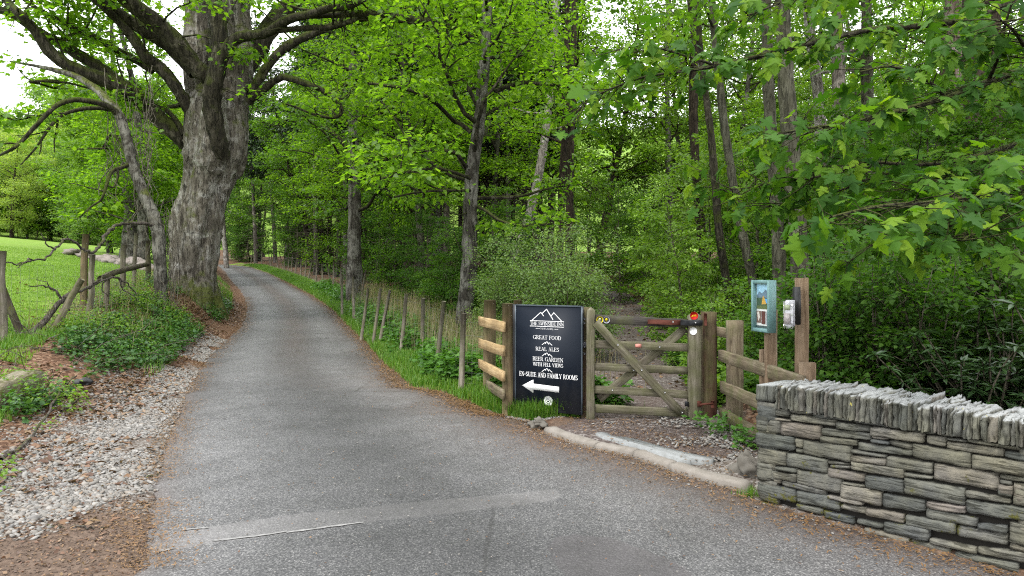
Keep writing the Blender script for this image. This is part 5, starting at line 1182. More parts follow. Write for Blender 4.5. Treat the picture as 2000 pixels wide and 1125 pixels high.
traced('grey_tree', 'smooth grey tree curving gently beside the notice board', 'tree', [(1476, 575, 10), (1468, 540, 9.6), (1460, 500, 9.2), (1450, 455, 9), (1440, 400, 8.8), (1432, 360, 8.6), (1423, 300, 8.4), (1414, 240, 8), (1406, 170, 7.6), (1400, 110, 7.4), (1394, 50, 7), (1388, -40, 6)], 12.6, MATS['grey_bark'], MATS['lf_mid'], rg(38), nb=10, z0=5.4, L=2.0)
traced('grey_tree', 'straight grey tree standing directly behind the notice board', 'tree', [(1527, 640, 13.5), (1525, 580, 13), (1522, 520, 12.6), (1519, 450, 12.2), (1514, 373, 12), (1509, 300, 11.6), (1504, 224, 11.2), (1500, 150, 11), (1498, 80, 10.6), (1496, 0, 10)], 11.0, MATS['grey_bark'], MATS['lf_mid'], rg(39), nb=10, z0=5.2, L=2.2)
traced('grey_tree', 'thickest grey trunk of the row rising behind the leaflet post', 'tree', [(1568, 640, 20), (1565, 580, 18.5), (1562, 500, 17.5), (1557, 430, 17), (1553, 390, 17), (1547, 310, 16.5), (1541, 249, 16), (1536, 170, 15.5), (1532, 90, 15), (1527, 0, 14)], 10.4, MATS['grey_bark'], MATS['lf_mid'], rg(40), nb=10, z0=5.0, L=2.4, sides=14)
traced('pale_tree', 'pale patchy trunk seen in the gap beside the leaflet post', 'tree', [(1606, 560, 12), (1605, 480, 12), (1604, 400, 11.6), (1603, 323, 11.4), (1601, 224, 11), (1594, 149, 10.6), (1583, 70, 10), (1576, 0, 9)], 19, MATS['pale_bark'], MATS['lf_lime'], rg(41), nb=14, z0=6, L=3)
traced('brown_tree', 'brown straight trunk next to the pale patchy trunk', 'tree', [(1640, 560, 13), (1639, 460, 13), (1638, 380, 12.5), (1638, 309, 12.2), (1638, 220, 12), (1637, 130, 11.6), (1636, 50, 11), (1636, -40, 10)], 17, MATS['spruce_bark'], MATS['lf_mid'], rg(42), nb=12, z0=6, L=3)
traced('brown_tree', 'greyish brown trunk midway between the pale patchy trunk and the big pine', 'tree', [(1712, 560, 13), (1710, 460, 12.8), (1708, 380, 12.4), (1704, 323, 12.2), (1698, 260, 12), (1695, 200, 11.6), (1693, 110, 11), (1692, 0, 10)], 18, MATS['grey_bark'], MATS['lf_mid'], rg(43), nb=12, z0=6.4, L=3)
traced('pine_tree', 'big pinkish pine trunk seen above the hanging sycamore leaves', 'tree', [(1848, 560, 24), (1850, 420, 22), (1852, 300, 21), (1855, 200, 20), (1860, 100, 19), (1863, 20, 18), (1866, -80, 17)], 17.5, MATS['pine_bark'], MATS['lf_spruce'], rg(44), nb=16, z0=8, L=3.4, leafsize=.16, tpl=T_LONG, per=14, topz=19)
traced('dark_tree', 'dark thick trunk behind the wall with a low fork to one side', 'tree', [(1884, 660, 21), (1888, 600, 20), (1892, 520, 19.5), (1896, 440, 19), (1900, 370, 18), (1902, 300, 17), (1898, 200, 16), (1897, 120, 15), (1897, 0, 14)], 11, MATS['dark_bark'], MATS['lf_deep'], rg(45), nb=10, z0=4.6, L=2.4, extra=([(1800, 700, 11, -1), (1830, 650, 10, -.8), (1860, 600, 9, -.6), (1900, 570, 8, -.5), (1950, 540, 7, -.5), (1990, 520, 6, -.5)],))
traced('dark_tree', 'dark narrow trunk nearest the picture edge beyond the forked dark trunk', 'tree', [(1950, 620, 11), (1949, 540, 10.6), (1948, 440, 10), (1947, 340, 10), (1947, 240, 9.6), (1946, 120, 9), (1946, 0, 8)], 14, MATS['dark_bark'], MATS['lf_deep'], rg(46), nb=10, z0=5, L=2.6)

# --- sycamore whose branches hang over the wall; its trunk stands outside the frame
rng = rg(50); root = thing('sycamore_tree', 'young sycamore whose large leaved branches hang over the stone wall', 'tree', (4.9, 5.9, gz(4.9, 5.9) - .1))
W_ = Wood(); tp = smoothline([(4.9, 5.9, 0), (4.85, 5.95, 1.5), (4.75, 6.0, 3.0), (4.7, 6.1, 4.6), (4.6, 6.2, 6.2), (4.6, 6.2, 8.0)], 4); W_.add(tp, np.linspace(.13, .03, len(tp)), 12, .04, rng); TK = (W_, MATS['grey_bark'])
W_ = Wood(); lm = []
BR = [[(2130,-60,9,6.1),(2000,-10,8,6.0),(1900,35,7,5.9),(1800,50,6,5.8),(1700,58,5.5,5.7),(1600,80,5,5.6),(1500,105,4.4,5.5),(1400,128,4,5.4),(1330,140,3,5.3),(1260,150,2.4,5.2),(1190,175,1.6,5.2),(1140,200,1,5.2)],
 [(2140,100,9,5.9),(2020,130,8,5.6),(1930,160,7,5.3),(1850,190,6,5.0),(1760,215,5,4.8),(1660,240,4,4.6),(1580,250,3,4.5),(1520,262,2,4.5)],
 [(2150,250,8,5.8),(2050,262,7,5.5),(1960,290,6,5.2),(1880,312,5,5.0),(1790,322,4,4.9),(1700,318,3.4,4.8),(1620,340,2.4,4.7),(1560,352,1.6,4.7)],
 [(2160,330,8,5.7),(2060,350,7,5.3),(1980,372,6,4.9),(1900,385,5.4,4.5),(1820,395,4.6,4.2),(1740,400,4,4.0),(1670,412,3,3.9),(1600,430,2,3.8)],
 [(2160,400,7,5.7),(2060,410,6,5.2),(1990,420,5,4.8),(1930,430,4.4,4.5),(1860,440,3.6,4.3),(1790,450,2.6,4.2),(1730,462,1.6,4.1)],
 [(2000,-10,6,6.0),(1950,-60,5,5.9),(1850,-80,4,5.8),(1720,-60,3.5,5.7),(1620,-30,3,5.6),(1540,0,2.4,5.5),(1460,30,1.8,5.4)],
 [(1400,128,3,5.4),(1350,112,2.6,5.3),(1290,95,2.2,5.2),(1240,90,1.6,5.1)],
 [(1930,160,4,5.3),(1950,110,3.4,5.0),(1960,60,2.8,4.8),(1975,10,2,4.6)], [(2020,130,5,5.6),(2000,90,4,5.1),(1980,60,3,4.7),(1955,40,2,4.4)],
 [(1850,190,4,5.0),(1800,150,3,4.9),(1740,130,2.4,4.8),(1680,140,1.6,4.8)], [(1980,372,4,4.9),(1960,400,3.4,4.4),(1920,440,2.8,4.1),(1880,470,2,3.9)], [(1880,312,3,5.0),(1840,350,2.6,4.7),(1790,372,2,4.5)],
 [(1790,322,3,4.9),(1700,350,2.4,4.9),(1640,372,2,5.0),(1560,395,1.6,5.1),(1490,405,1.2,5.2)], [(1560,352,1.4,4.8),(1500,360,1.2,5.0),(1450,368,1,5.2),(1400,372,.8,5.4)]]
Ps, Ts = [], []
for rows in BR:
    q = smoothline([(*P(x, y, Y), r * Y / F) for x, y, r, Y in rows], 4); W_.add(q[:, :3], np.maximum(q[:, 3], .003), 6, .04, rng); lm.append((q[:, :3], q[:, 3]))
    seg = np.linalg.norm(np.diff(q[:, :3], axis=0), axis=1); cum = np.concatenate([[0], np.cumsum(seg)]); L_ = cum[-1]
    for s_ in np.arange(.22 * L_, L_ + .02, .082):
        p = np.array([np.interp(s_, cum, q[:, k]) for k in range(3)]); tn = unit(np.array([np.interp(min(s_ + .1, L_), cum, q[:, k]) - np.interp(max(s_ - .1, 0), cum, q[:, k]) for k in range(3)]))
        for sd in (-1, 1):
            if rng.random() < .12: continue
            side = unit(np.cross(tn, (0, 0, 1))) * sd; d = unit(side * rng.uniform(.5, 1) + tn * rng.uniform(.1, .8) + [0, 0, rng.uniform(-.35, .3)]); l = rng.uniform(.08, .48); tw = wander(p, d, l, 4, rng, -.02, .15); W_.add(tw, np.linspace(.005, .002, 5), 4)
            nn = rng.integers(3, 7)
            for j in range(nn):
                e = tw[-1] if j < 2 else tw[rng.integers(2, 5)]; ld = unit(d * rng.uniform(.3, 1) + rng.normal(0, .55, 3) + [0, 0, -.25]); pet = rng.uniform(.04, .1)
                W_.add([e, e + ld * pet + [0, 0, .012]], [.0022, .0016], 3); Ps.append(e + ld * pet + [0, 0, .012]); Ts.append(ld * .8 + np.array([0, 0, -.42]) + rng.normal(0, .12, 3))
TK[0].build('trunk', TK[1], root, W_, MATS['limb_bark'])
pos = np.array(Ps); tip = unit(np.array(Ts)); nr = unit(np.array([-.08, -.1, 1.0]) + rng.normal(0, .34, pos.shape))
leaves('crown', pos, tip, nr, np.clip(rng.normal(.083, .025, len(pos)), .035, .145), T_MAPLE, MATS['lf_syc'], root, smooth=True, rng=rng)
print('overhang leaves', len(pos))
# ------------------------------------------------------------------ trees of the wood: a few grown models, copied
ORD = ['first', 'second', 'third', 'fourth', 'fifth', 'sixth', 'seventh', 'eighth', 'ninth', 'tenth', 'eleventh', 'twelfth', 'thirteenth', 'fourteenth', 'fifteenth', 'sixteenth', 'seventeenth', 'eighteenth', 'nineteenth'] 
TENS = ('twenty', 'thirty', 'forty', 'fifty', 'sixty', 'seventy', 'eighty', 'ninety')
for t_ in TENS: ORD += [t_[:-1] + 'ieth'] + [t_ + '-' + o for o in ORD[:9]]
if 0: ORD += ['twenty-' + o for o in ORD[:9]] + ['thirtieth'] + ['thirty-' + o for o in ORD[:9]] + ['fortieth'] + ['forty-' + o for o in ORD[:9]] + ['fiftieth'] + ['fifty-' + o for o in ORD[:9]]
def grown(name, seed, height, r0, bark, lmat, nb, z0, L, leafsize, tpl=T_MID, per_m=2.4, sub=1.2, twigs=5, per=8, elev=(.0, .6), spread=.26, lean=.04, shape=None, flat=.4, bark2=None, cat='tree', t0=.3, stems=1, up=.03):
    rng = rg(seed); root = thing(name, 'x', cat, (0, 0, -50)); W_ = Wood(); W2 = Wood(); lm = []
    for s_ in range(stems):
        d = (rng.normal(0, lean * (1 if stems == 1 else 5)), rng.normal(0, lean * (1 if stems == 1 else 5)), 1); hh = height * (1 if s_ == 0 else rng.uniform(.6, 1))
        tp = wander((rng.normal(0, .12) * (stems > 1), rng.normal(0, .12) * (stems > 1), -.2 - 50), d, hh + .2, 12, rng, .06, .05); tr = np.linspace(r0, r0 * .12, 13) * (1 if s_ == 0 else .8); tr[0] *= 1.2
        W_.add(tp, tr, 9 if stems == 1 else 6, .05, rng)
        for a_, b_ in auto_limbs(tp, tr, rng, max(3, nb // stems), z0, L, elev, up, shape=shape): W2.add(a_, b_, 5); lm.append((a_, b_))
    TK = (W_, bark)
    lv = foliate(W2, lm, rng, per_m=per_m, sub=sub, t0=t0, twigs=twigs, per=per, spread=spread, flat=flat)
    finish(root, W2, bark2 or bark, [lv], lmat, leafsize, tpl, rng, trunk=TK, name='trunk' if stems == 1 else 'stems', zcut=12.5 if height > 14 and cat == 'tree' and shape is None else None)
    return root
USED = {}
def place(model, px, Y, rng, sc=1.0, label=None, group=None, mats=None, x=None, dz=0.0):
    x = (px - 1000) * Y / F if x is None else x; z = gz(x, Y) + dz; rz = rng.uniform(0, 6.28)
    if model.name not in USED:
        USED[model.name] = 1; model.location = (x, Y, z); model.rotation_euler = (0, 0, rz); s_ = sc if not np.isscalar(sc) else (sc,) * 3; model.scale = s_
        if label: model['label'] = label
        if group: model['group'] = group
        for ch in model.children:
            k = ch.name.split('.')[0]
            if mats and k in mats: ch.material_slots[0].link = 'OBJECT'; ch.material_slots[0].material = mats[k]
        return model
    return copy_thing(model, (x, Y, z), rz, sc, label, group, mats)
rng = rg(77)
rnd = lambda f: (f > .0) and math.sqrt(max(0.0, 1 - (2 * f - .9) ** 2 * .8))
B = [grown('woodland_tree', 101, 16, .19, MATS['oak_bark'], MATS['lf_mid'], 50, 3.6, 3.7, .125, bark2=MATS['limb_bark'], per_m=2.4, per=11, twigs=6),
     grown('woodland_tree', 102, 17, .16, MATS['grey_bark'], MATS['lf_bright'], 48, 4.0, 3.5, .12, bark2=MATS['limb_bark'], per_m=2.4, per=11, twigs=6),
     grown('woodland_tree', 103, 15, .21, MATS['dark_bark'], MATS['lf_lime'], 48, 3.4, 3.9, .125, bark2=MATS['dark_bark'], per_m=2.3, per=11, twigs=6)]
SA = [grown('sapling', 111, 5.6, .05, MATS['stem_bark'], MATS['lf_mid'], 30, .5, 1.7, .085, per_m=4.5, sub=.7, per=11, spread=.17, cat='sapling', flat=.3),
      grown('sapling', 112, 4.6, .045, MATS['stem_bark'], MATS['lf_bright'], 30, .3, 1.6, .085, per_m=4.5, sub=.7, per=11, spread=.16, cat='sapling', flat=.25)]
SH = [grown('shrub', 121, 2.3, .03, MATS['stem_bark'], MATS['lf_deep'], 36, .1, 1.0, .07, per_m=5.5, sub=.5, per=6, twigs=5, spread=.12, cat='shrub', stems=6, t0=.15),
      grown('shrub', 122, 2.0, .03, MATS['stem_bark'], MATS['lf_mid'], 36, .1, 1.1, .075, per_m=5, sub=.5, per=6, twigs=5, spread=.13, cat='shrub', stems=5, t0=.15)]
con = lambda f: (1 - .85 * f)
def spruce(seed):
    rng = rg(seed); root = thing('spruce_tree', 'x', 'tree', (0, 0, -50)); W_ = Wood(); tp = wander((0, 0, -50.2), (rng.normal(0, .02), 0, 1), 20, 12, rng, .05, .02); tr = np.linspace(.17, .02, 13); W_.add(tp, tr, 9, .04, rng)
    W2 = Wood()
    for k in range(300):
        h = rng.uniform(.6, 9); a_ = rng.uniform(0, 6.28); q = wander((np.interp(h - 50, tp[:, 2], tp[:, 0]), np.interp(h - 50, tp[:, 2], tp[:, 1]), h - 50), (math.cos(a_), math.sin(a_), -.15), rng.uniform(.6, 2.4), 4, rng, -.03, .12); W2.add(q, np.linspace(.012, .003, 5), 3)
    lm = auto_limbs(tp, tr, rng, 60, 7.5, 2.4, (-.35, .05), 0.0, shape=con)
    for a_, b_ in lm: W2.add(a_, b_, 4)
    lv = foliate(W2, lm, rng, per_m=3, sub=.8, t0=.1, twigs=4, per=9, spread=.17, flat=.3, twigwood=False, hang=.6); W_.build('trunk', MATS['spruce_bark'], root, W2, MATS['dead_bark'])
    leaves('crown', *lv, .3 * rng.uniform(.7, 1.3, len(lv[0])), T_LONG, MATS['lf_spruce'], root, rng=rng); return root
SP = [spruce(131), spruce(132)]
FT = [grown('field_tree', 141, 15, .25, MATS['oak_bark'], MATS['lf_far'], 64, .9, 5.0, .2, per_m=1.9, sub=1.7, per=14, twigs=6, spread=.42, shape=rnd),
      grown('field_tree', 142, 16, .25, MATS['dark_bark'], MATS['lf_yellow'], 64, 1.0, 5.2, .17, per_m=1.8, sub=1.6, per=11, twigs=6, spread=.42, shape=rnd)]

# spruce plantation: grey stems in rows behind the roadside trees
rows_ = []
for Y in (33, 36.5, 40, 44, 48, 53, 58):
    for x in np.arange(-14.5 - (Y - 33) * .25, 3.5 - (Y > 40) * .5, 1.75): rows_.append((x + rng.normal(0, .35), Y + rng.normal(0, .7)))
rows_ = [p for p in rows_ if p[0] > float(xR(p[1])) + 2.0 and pathd(p[0], p[1]) > .8]
rows_.sort(key=lambda p: p[0] / p[1])
for i, (x, Y) in enumerate(rows_):
    place(SP[i % 2], 0, Y, rng, rng.uniform(.85, 1.1), '%s spruce counted rightwards across the dark plantation of grey stems' % (ORD[i]), 'spruces of the dark plantation', x=x)
def name_lots(lots, fmt, group):
    """lots: (model, px, Y, scale, mats). Labels count them from left to right as seen from the road."""
    lots.sort(key=lambda q: q[1])
    for i, (mo, px, Y, sc, mats) in enumerate(lots):
        if px > 400: px = max(px, 1000 + F * (float(xR(Y)) + 2.4 + .5 * (Y > 24)) / Y)
        place(mo, px, Y, rng, sc, fmt % ORD[min(i, len(ORD) - 1)], group, mats)
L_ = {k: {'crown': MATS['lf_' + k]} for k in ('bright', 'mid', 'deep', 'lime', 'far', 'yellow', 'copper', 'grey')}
# leafy trees along the far bend, right of the road
lots = [(B[1], 470, 66, 1.0, L_['mid']), (B[0], 505, 62, .95, L_['bright']), (B[1], 540, 52, .95, L_['bright']), (B[2], 575, 45, .9, L_['mid']), (B[1], 600, 38, .85, L_['bright']), (B[0], 560, 58, 1, L_['deep']), (B[2], 635, 32, .75, L_['bright']), (B[0], 655, 36, .9, L_['bright']), (B[2], 745, 25, .8, L_['bright']), (B[1], 800, 21, .75, L_['bright']), (B[0], 850, 27, .9, L_['bright']), (B[1], 975, 28, .9, L_['bright'])]
name_lots(lots, '%s leafy roadside woodland tree counting from the far road bend', 'leafy trees behind the road fence')
# deep wood right of the path
lots = []
for Y, pxs in ((28, (1180, 1290, 1450, 1580, 1720, 1900, 2080)), (36, (1130, 1330, 1410, 1520, 1660, 1790, 1990)), (46, (1060, 1390, 1480, 1600, 1740, 1900)), (58, (1000, 1380, 1600, 1820, 1960)), (74, (430, 560, 700, 820, 940, 1430, 1750, 1950))):
    for px in pxs:
        k = rng.integers(0, 3); lots.append((B[k], px + rng.normal(0, 18), Y + rng.normal(0, 1.5), rng.uniform(.85, 1.15), L_[('lime', 'bright', 'mid', 'lime')[rng.integers(0, 4)]]))
name_lots(lots, '%s leafy tree counting rightwards through the deep wood beyond the path', 'leafy trees of the deep wood')
# low growth that closes the view under the crowns
lots = []
for Y, st in ((52, 58), (64, 62), (78, 66)):
    for px in np.arange(330, 2060, st):
        p_ = px + rng.normal(0, 14); X_ = (p_ - 1000) * Y / F
        if 640 < p_ < 1130 and Y < 75: continue
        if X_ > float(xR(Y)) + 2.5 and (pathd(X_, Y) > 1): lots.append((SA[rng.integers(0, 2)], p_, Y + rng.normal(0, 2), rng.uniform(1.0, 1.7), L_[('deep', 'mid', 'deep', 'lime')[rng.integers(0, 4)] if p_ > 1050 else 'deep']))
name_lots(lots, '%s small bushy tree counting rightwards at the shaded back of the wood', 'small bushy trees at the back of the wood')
lots = [(SA[rng.integers(0, 2)], px + rng.normal(0, 8), 63 + rng.normal(0, 2), rng.uniform(.9, 1.5), L_[('lime', 'far', 'lime', 'bright')[rng.integers(0, 4)]]) for px in np.arange(-70, 330, 28)]
name_lots(lots, '%s low bushy tree counting rightwards along the top edge of the pasture', 'low bushy trees along the pasture edge')
# understorey
lots = [(SA[0], 600, 34, .9, L_['mid']), (SA[1], 640, 29, .9, L_['deep']), (SA[0], 665, 26.5, .8, L_['mid']), (SA[1], 730, 21, .62, L_['deep']), (SA[0], 770, 19.5, .55, L_['deep']), (SA[1], 815, 18, .5, L_['mid']), (SA[1], 850, 17, .5, L_['deep']), (SA[0], 565, 40, 1, L_['bright']), (SA[0], 520, 50, 1.1, L_['mid']), (SA[1], 480, 60, 1.2, L_['deep']), (SA[0], 445, 66, 1.2, L_['deep']),
        (SA[1], 1010, 17, .6, L_['deep']), (SA[0], 960, 19, .6, L_['mid']), (SA[0], 1150, 26, .8, L_['lime']), (SA[1], 1210, 24, .9, L_['mid']), (SA[0], 1255, 30, 1, L_['deep']), (SA[1], 1290, 21, .85, L_['lime'])]
name_lots(lots, '%s sapling counting rightwards along the wood edge towards the gate', 'saplings along the wood edge')
lots = [(SA[1], 1345, 12.5, .62, L_['lime']), (SA[0], 1385, 15, .75, L_['lime']), (SA[1], 1430, 18, .95, L_['lime']), (SA[0], 1470, 14.5, .8, L_['mid']), (SA[1], 1550, 15, .85, L_['mid']), (SA[0], 1610, 12, .75, L_['mid']), (SA[1], 1650, 14.5, .9, L_['deep']), (SA[0], 1700, 11, .7, L_['deep']), (SA[1], 1760, 13, .85, L_['mid']), (SA[0], 1810, 10, .7, L_['deep']), (SA[1], 1860, 12.5, .85, L_['deep']), (SA[0], 1930, 9.5, .7, L_['deep']), (SA[1], 1985, 11.5, .8, L_['deep']), (SA[0], 2050, 9, .8, L_['deep']), (SA[1], 1680, 19, 1.1, L_['lime']), (SA[0], 1780, 18, 1.1, L_['mid']), (SA[1], 1920, 17, 1.1, L_['mid']), (SA[0], 1570, 21, 1.2, L_['lime']), (SA[1], 1480, 23, 1.2, L_['lime']), (SA[0], 2010, 15, 1.1, L_['deep'])]
name_lots(lots, '%s sapling counting rightwards from the gate behind rails and wall', 'saplings behind the wall and rails')
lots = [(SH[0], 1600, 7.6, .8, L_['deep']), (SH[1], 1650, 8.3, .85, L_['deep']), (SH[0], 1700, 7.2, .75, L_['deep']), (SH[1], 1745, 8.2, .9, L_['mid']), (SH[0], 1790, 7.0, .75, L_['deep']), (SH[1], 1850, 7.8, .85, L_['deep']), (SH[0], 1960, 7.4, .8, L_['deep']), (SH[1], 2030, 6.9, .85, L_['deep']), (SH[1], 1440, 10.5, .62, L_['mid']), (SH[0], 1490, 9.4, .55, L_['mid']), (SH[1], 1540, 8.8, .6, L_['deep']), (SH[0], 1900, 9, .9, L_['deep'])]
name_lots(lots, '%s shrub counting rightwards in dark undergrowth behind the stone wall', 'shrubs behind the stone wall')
lots = [(SH[1], 1395, 9.6, .5, L_['lime']), (SH[0], 1345, 11.5, .45, L_['lime']), (SH[1], 1370, 14, .75, L_['lime']), (SH[0], 1300, 17, .6, L_['lime']), (SH[1], 1325, 19, .85, L_['lime']), (SH[0], 1270, 26, .9, L_['mid']), (SH[1], 1235, 31, .8, L_['mid'])]
name_lots(lots, '%s fresh green shrub counting rightwards along the gravel path edge', 'shrubs along the gravel path')
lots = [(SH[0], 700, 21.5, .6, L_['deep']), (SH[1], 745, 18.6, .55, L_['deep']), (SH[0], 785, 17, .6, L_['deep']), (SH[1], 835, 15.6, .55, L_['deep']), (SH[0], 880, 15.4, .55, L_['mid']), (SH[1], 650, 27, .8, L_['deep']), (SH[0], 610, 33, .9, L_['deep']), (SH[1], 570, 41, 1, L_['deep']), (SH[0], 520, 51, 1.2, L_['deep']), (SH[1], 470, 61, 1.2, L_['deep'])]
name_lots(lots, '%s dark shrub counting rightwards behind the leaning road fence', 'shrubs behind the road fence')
# the fine leaved grey green bush behind the sign
gb = grown('bush', 151, 2.5, .022, MATS['stem_bark'], MATS['lf_grey'], 64, .1, 1.2, .052, tpl=T_OVAL, per_m=9, sub=.55, twigs=7, per=7, spread=.10, cat='bush', stems=9, t0=.1, flat=.8, up=.06)
place(gb, 1085, 12.2, rng, (1.0, .9, .95), 'wide fine leaved grey green bush directly behind the inn sign')
place(gb, 1012, 13.4, rng, (.85, .8, .85), 'smaller grey green bush touching the wide bush at its roadward side')
# rhododendron with whorled leaves
def rhodo(seed):
    rng = rg(seed); root = thing('rhododendron', 'x', 'shrub', (0, 0, -50)); W_ = Wood(); Ps, Ts, Ns = [], [], []
    for k in range(46):
        a_ = rng.uniform(0, 6.28); d = (math.cos(a_) * rng.uniform(.2, 1.1), math.sin(a_) * rng.uniform(.2, 1.1), 1); q = wander((rng.normal(0, .1), rng.normal(0, .1), -50), d, rng.uniform(.5, 1.25), 6, rng, .02, .16); W_.add(q, np.linspace(.014, .006, 7), 5)
        for e in (q[-1], q[-2], q[-3]):
            for j in range(11): b_ = j / 11 * 6.28 + rng.normal(0, .15); Ps.append(e); Ts.append((math.cos(b_), math.sin(b_), rng.uniform(-.25, .45))); Ns.append((0, 0, 1))
    W_.build('stems', MATS['stem_bark'], root); pos = np.array(Ps); leaves('crown', pos, unit(np.array(Ts)), unit(np.array(Ns) + rng.normal(0, .15, pos.shape)), rng.uniform(.1, .16, len(pos)), T_LONG, MATS['lf_rhodo'], root, rng=rng); return root
rh = rhodo(161); lots = [(rh, 1905, 6.3, .95, None), (rh, 1975, 5.9, .85, None), (rh, 2040, 6.4, 1.1, None), (rh, 1850, 7.1, .9, None)]
name_lots(lots, '%s glossy rhododendron counting rightwards close behind the stone wall', 'rhododendrons behind the wall')
# far trees beyond the pasture
lots = []
for Y, lo, hi, st in ((66, -90, 260, 46), (76, -160, 300, 55), (90, -220, 420, 60), (108, -260, 420, 70)):
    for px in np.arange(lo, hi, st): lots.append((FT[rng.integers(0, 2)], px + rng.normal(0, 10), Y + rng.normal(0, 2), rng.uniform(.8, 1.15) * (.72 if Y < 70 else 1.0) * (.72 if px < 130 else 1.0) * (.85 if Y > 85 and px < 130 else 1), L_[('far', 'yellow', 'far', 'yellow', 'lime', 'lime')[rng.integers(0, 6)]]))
lots += [(FT[0], 215, 40, .62, L_['lime']), (FT[0], 275, 37, .62, L_['bright']), (FT[1], 20, 60, .6, L_['yellow'])]
name_lots(lots, '%s far tree counting rightwards along the pasture skyline', 'far trees beyond the pasture')
# old mossy trunk behind the stone heap
traced('old_tree', 'broad mossy old trunk standing behind the stone heap at the field edge', 'tree', [(254, 520, 22), (255, 490, 19), (257, 460, 17), (258, 430, 15), (256, 400, 13), (250, 350, 11), (246, 300, 9), (240, 240, 7)], 31, MATS['oak_bark'], MATS['lf_bright'], rg(61), nb=30, z0=1.4, L=3.6, leafsize=.13)
traced('old_tree', 'thin grey trunk close beside the broad mossy old trunk', 'tree', [(281, 520, 11), (280, 480, 10), (279, 430, 10), (277, 380, 9), (274, 320, 8), (270, 240, 7)], 30, MATS['oak_bark'], MATS['lf_bright'], rg(62), nb=26, z0=1.4, L=3.0, leafsize=.13)
traced('birch_tree', 'thin pale leaning birch beside the far end of the road fence', 'tree', [(442, 520, 5), (440, 490, 4.6), (437, 460, 4.4), (436, 430, 4), (430, 380, 3.6), (425, 320, 3)], 52, MATS['pale_bark'], MATS['lf_mid'], rg(63), nb=16, z0=3.5, L=2.6, leafsize=.15)

# ------------------------------------------------------------------ grass, herbs, fallen leaves, chippings
def stuff(o): o['kind'] = 'stuff'; return o
def blades(name, x, y, h, mat, lean=.35, wd_=.012, z=None, rng=RNG):
    N = len(x); z = Hgt(x, y) if z is None else z; a_ = rng.uniform(0, 6.28, N); l = np.abs(rng.normal(0, lean, N)) * h
    base = np.stack([x, y, z - .01], 1); dx = np.stack([np.cos(a_), np.sin(a_), 0 * a_], 1); sx = np.stack([-np.sin(a_), np.cos(a_), 0 * a_], 1) * (wd_ * rng.uniform(.6, 1.4, N))[:, None] * .5
    mid = base + dx * (l * .35)[:, None] + np.stack([0 * h, 0 * h, h * .6], 1); tip = base + dx * l[:, None] + np.stack([0 * h, 0 * h, h * np.clip(1 - .25 * l / h, .4, 1)], 1)
    V = np.stack([base - sx, base + sx, mid + sx * .7, mid - sx * .7, tip], 1).reshape(-1, 3); b = (np.arange(N) * 5)[:, None]
    return stuff(rawmesh(name, V, [b + np.array([[0, 1, 2, 3]]), b + np.array([[3, 2, 4]])], mat))
rng = rg(90)
N = 120000; t = rng.random(N) ** 1.7; y = 8.0 + t * 48; dr_ = .02 + rng.gamma(2.0, .26, N); x = xR(y) + dr_; k = (rng.random(N) < np.clip(1.25 - np.abs(dr_ - .6) / .75, .05, 1)) & (vnoise(x, y, 1.2, 6) > -1.2)
x, y = x[k], y[k]; blades('verge_grass', x, y, rng.uniform(.05, .16, len(x)) * (1 + .3 * vnoise(x, y, .9, 2)), MATS['grass'], .4, .010, rng=rng)
N = 26000; y = rng.uniform(7.75, 9.4, N); x = np.maximum(xR(y) + rng.uniform(.04, .6, N), rng.uniform(-.5, .72, N)); k = (x < .8) & (x - xR(y) < 1.1); x, y = x[k], y[k]; blades('sign_grass', x, y, rng.uniform(.08, .24, len(x)), MATS['grass'], .5, .008, rng=rng)
N = 150000; y = 9 + 26 * rng.random(N) ** 1.6; d_ = 2.0 + rng.gamma(1.4, 3.2, N); x = xL(y) - d_; blades('pasture_grass', x, y, rng.uniform(.025, .075, N), MATS['field_grass'], .5, .014, rng=rng)
N = 16000; y = rng.uniform(6.6, 11.5, N); x = xL(y) - rng.uniform(1.6, 3.8, N); k = vnoise(x, y, 1.1, 12) > -.1; x, y = x[k], y[k]; blades('bank_grass', x, y, rng.uniform(.05, .18, len(x)), MATS['grass'], .5, .009, rng=rng)
N = 4600; y = 9 + 16 * rng.random(N) ** 1.2; x = xR(y) + rng.normal(1.35, .4, N); k = x > xR(y) + .5; x, y = x[k], y[k]; N = len(x); blades('dry_grass', x, y, rng.uniform(.3, .95, N), MATS['straw'], .3, .006, rng=rng)
N = 42000; y = 9.2 + 18 * rng.random(N) ** 1.2; x = xR(y) + rng.uniform(.75, 3.4, N); k = pathd(x, y) > .25; x, y = x[k], y[k]; blades('wood_edge_grass', x, y, rng.uniform(.12, .42, len(x)), MATS['grass'], .4, .009, rng=rng)
def herbs(name, cx, cy, n, per, h, size, mat, tpl=T_OVAL, spread=.12, rng=RNG, z=None):
    cz = Hgt(cx, cy); N = len(cx); hh = h * rng.uniform(.4, 1.15, N); i = np.repeat(np.arange(N), per); u = rng.random(len(i)) ** .8; a_ = rng.uniform(0, 6.28, len(i)); r = spread * rng.uniform(.2, 1, len(i))
    pos = np.stack([cx[i] + np.cos(a_) * r * .5, cy[i] + np.sin(a_) * r * .5, cz[i] + .02 + hh[i] * u], 1); tip = unit(np.stack([np.cos(a_), np.sin(a_), rng.normal(-.15, .3, len(i))], 1)); nr = unit(np.array([0, 0, 1.0]) + rng.normal(0, .35, pos.shape))
    return stuff(leaves(name, pos, tip, nr, size * rng.uniform(.6, 1.3, len(i)), tpl, mat, None, rng=rng))
N = 3600; y = 8.3 + 22 * rng.random(N) ** 1.9; x = xR(y) + rng.normal(.95, .28, N); k = (xR(y) + .3 < x) & (vnoise(x, y, .8, 15) > -.35); x, y = x[k], y[k]
herbs('nettle_growth', x, y, 1, 11, .34, .075, MATS['lf_herb'], T_LOBE, .14, rng)
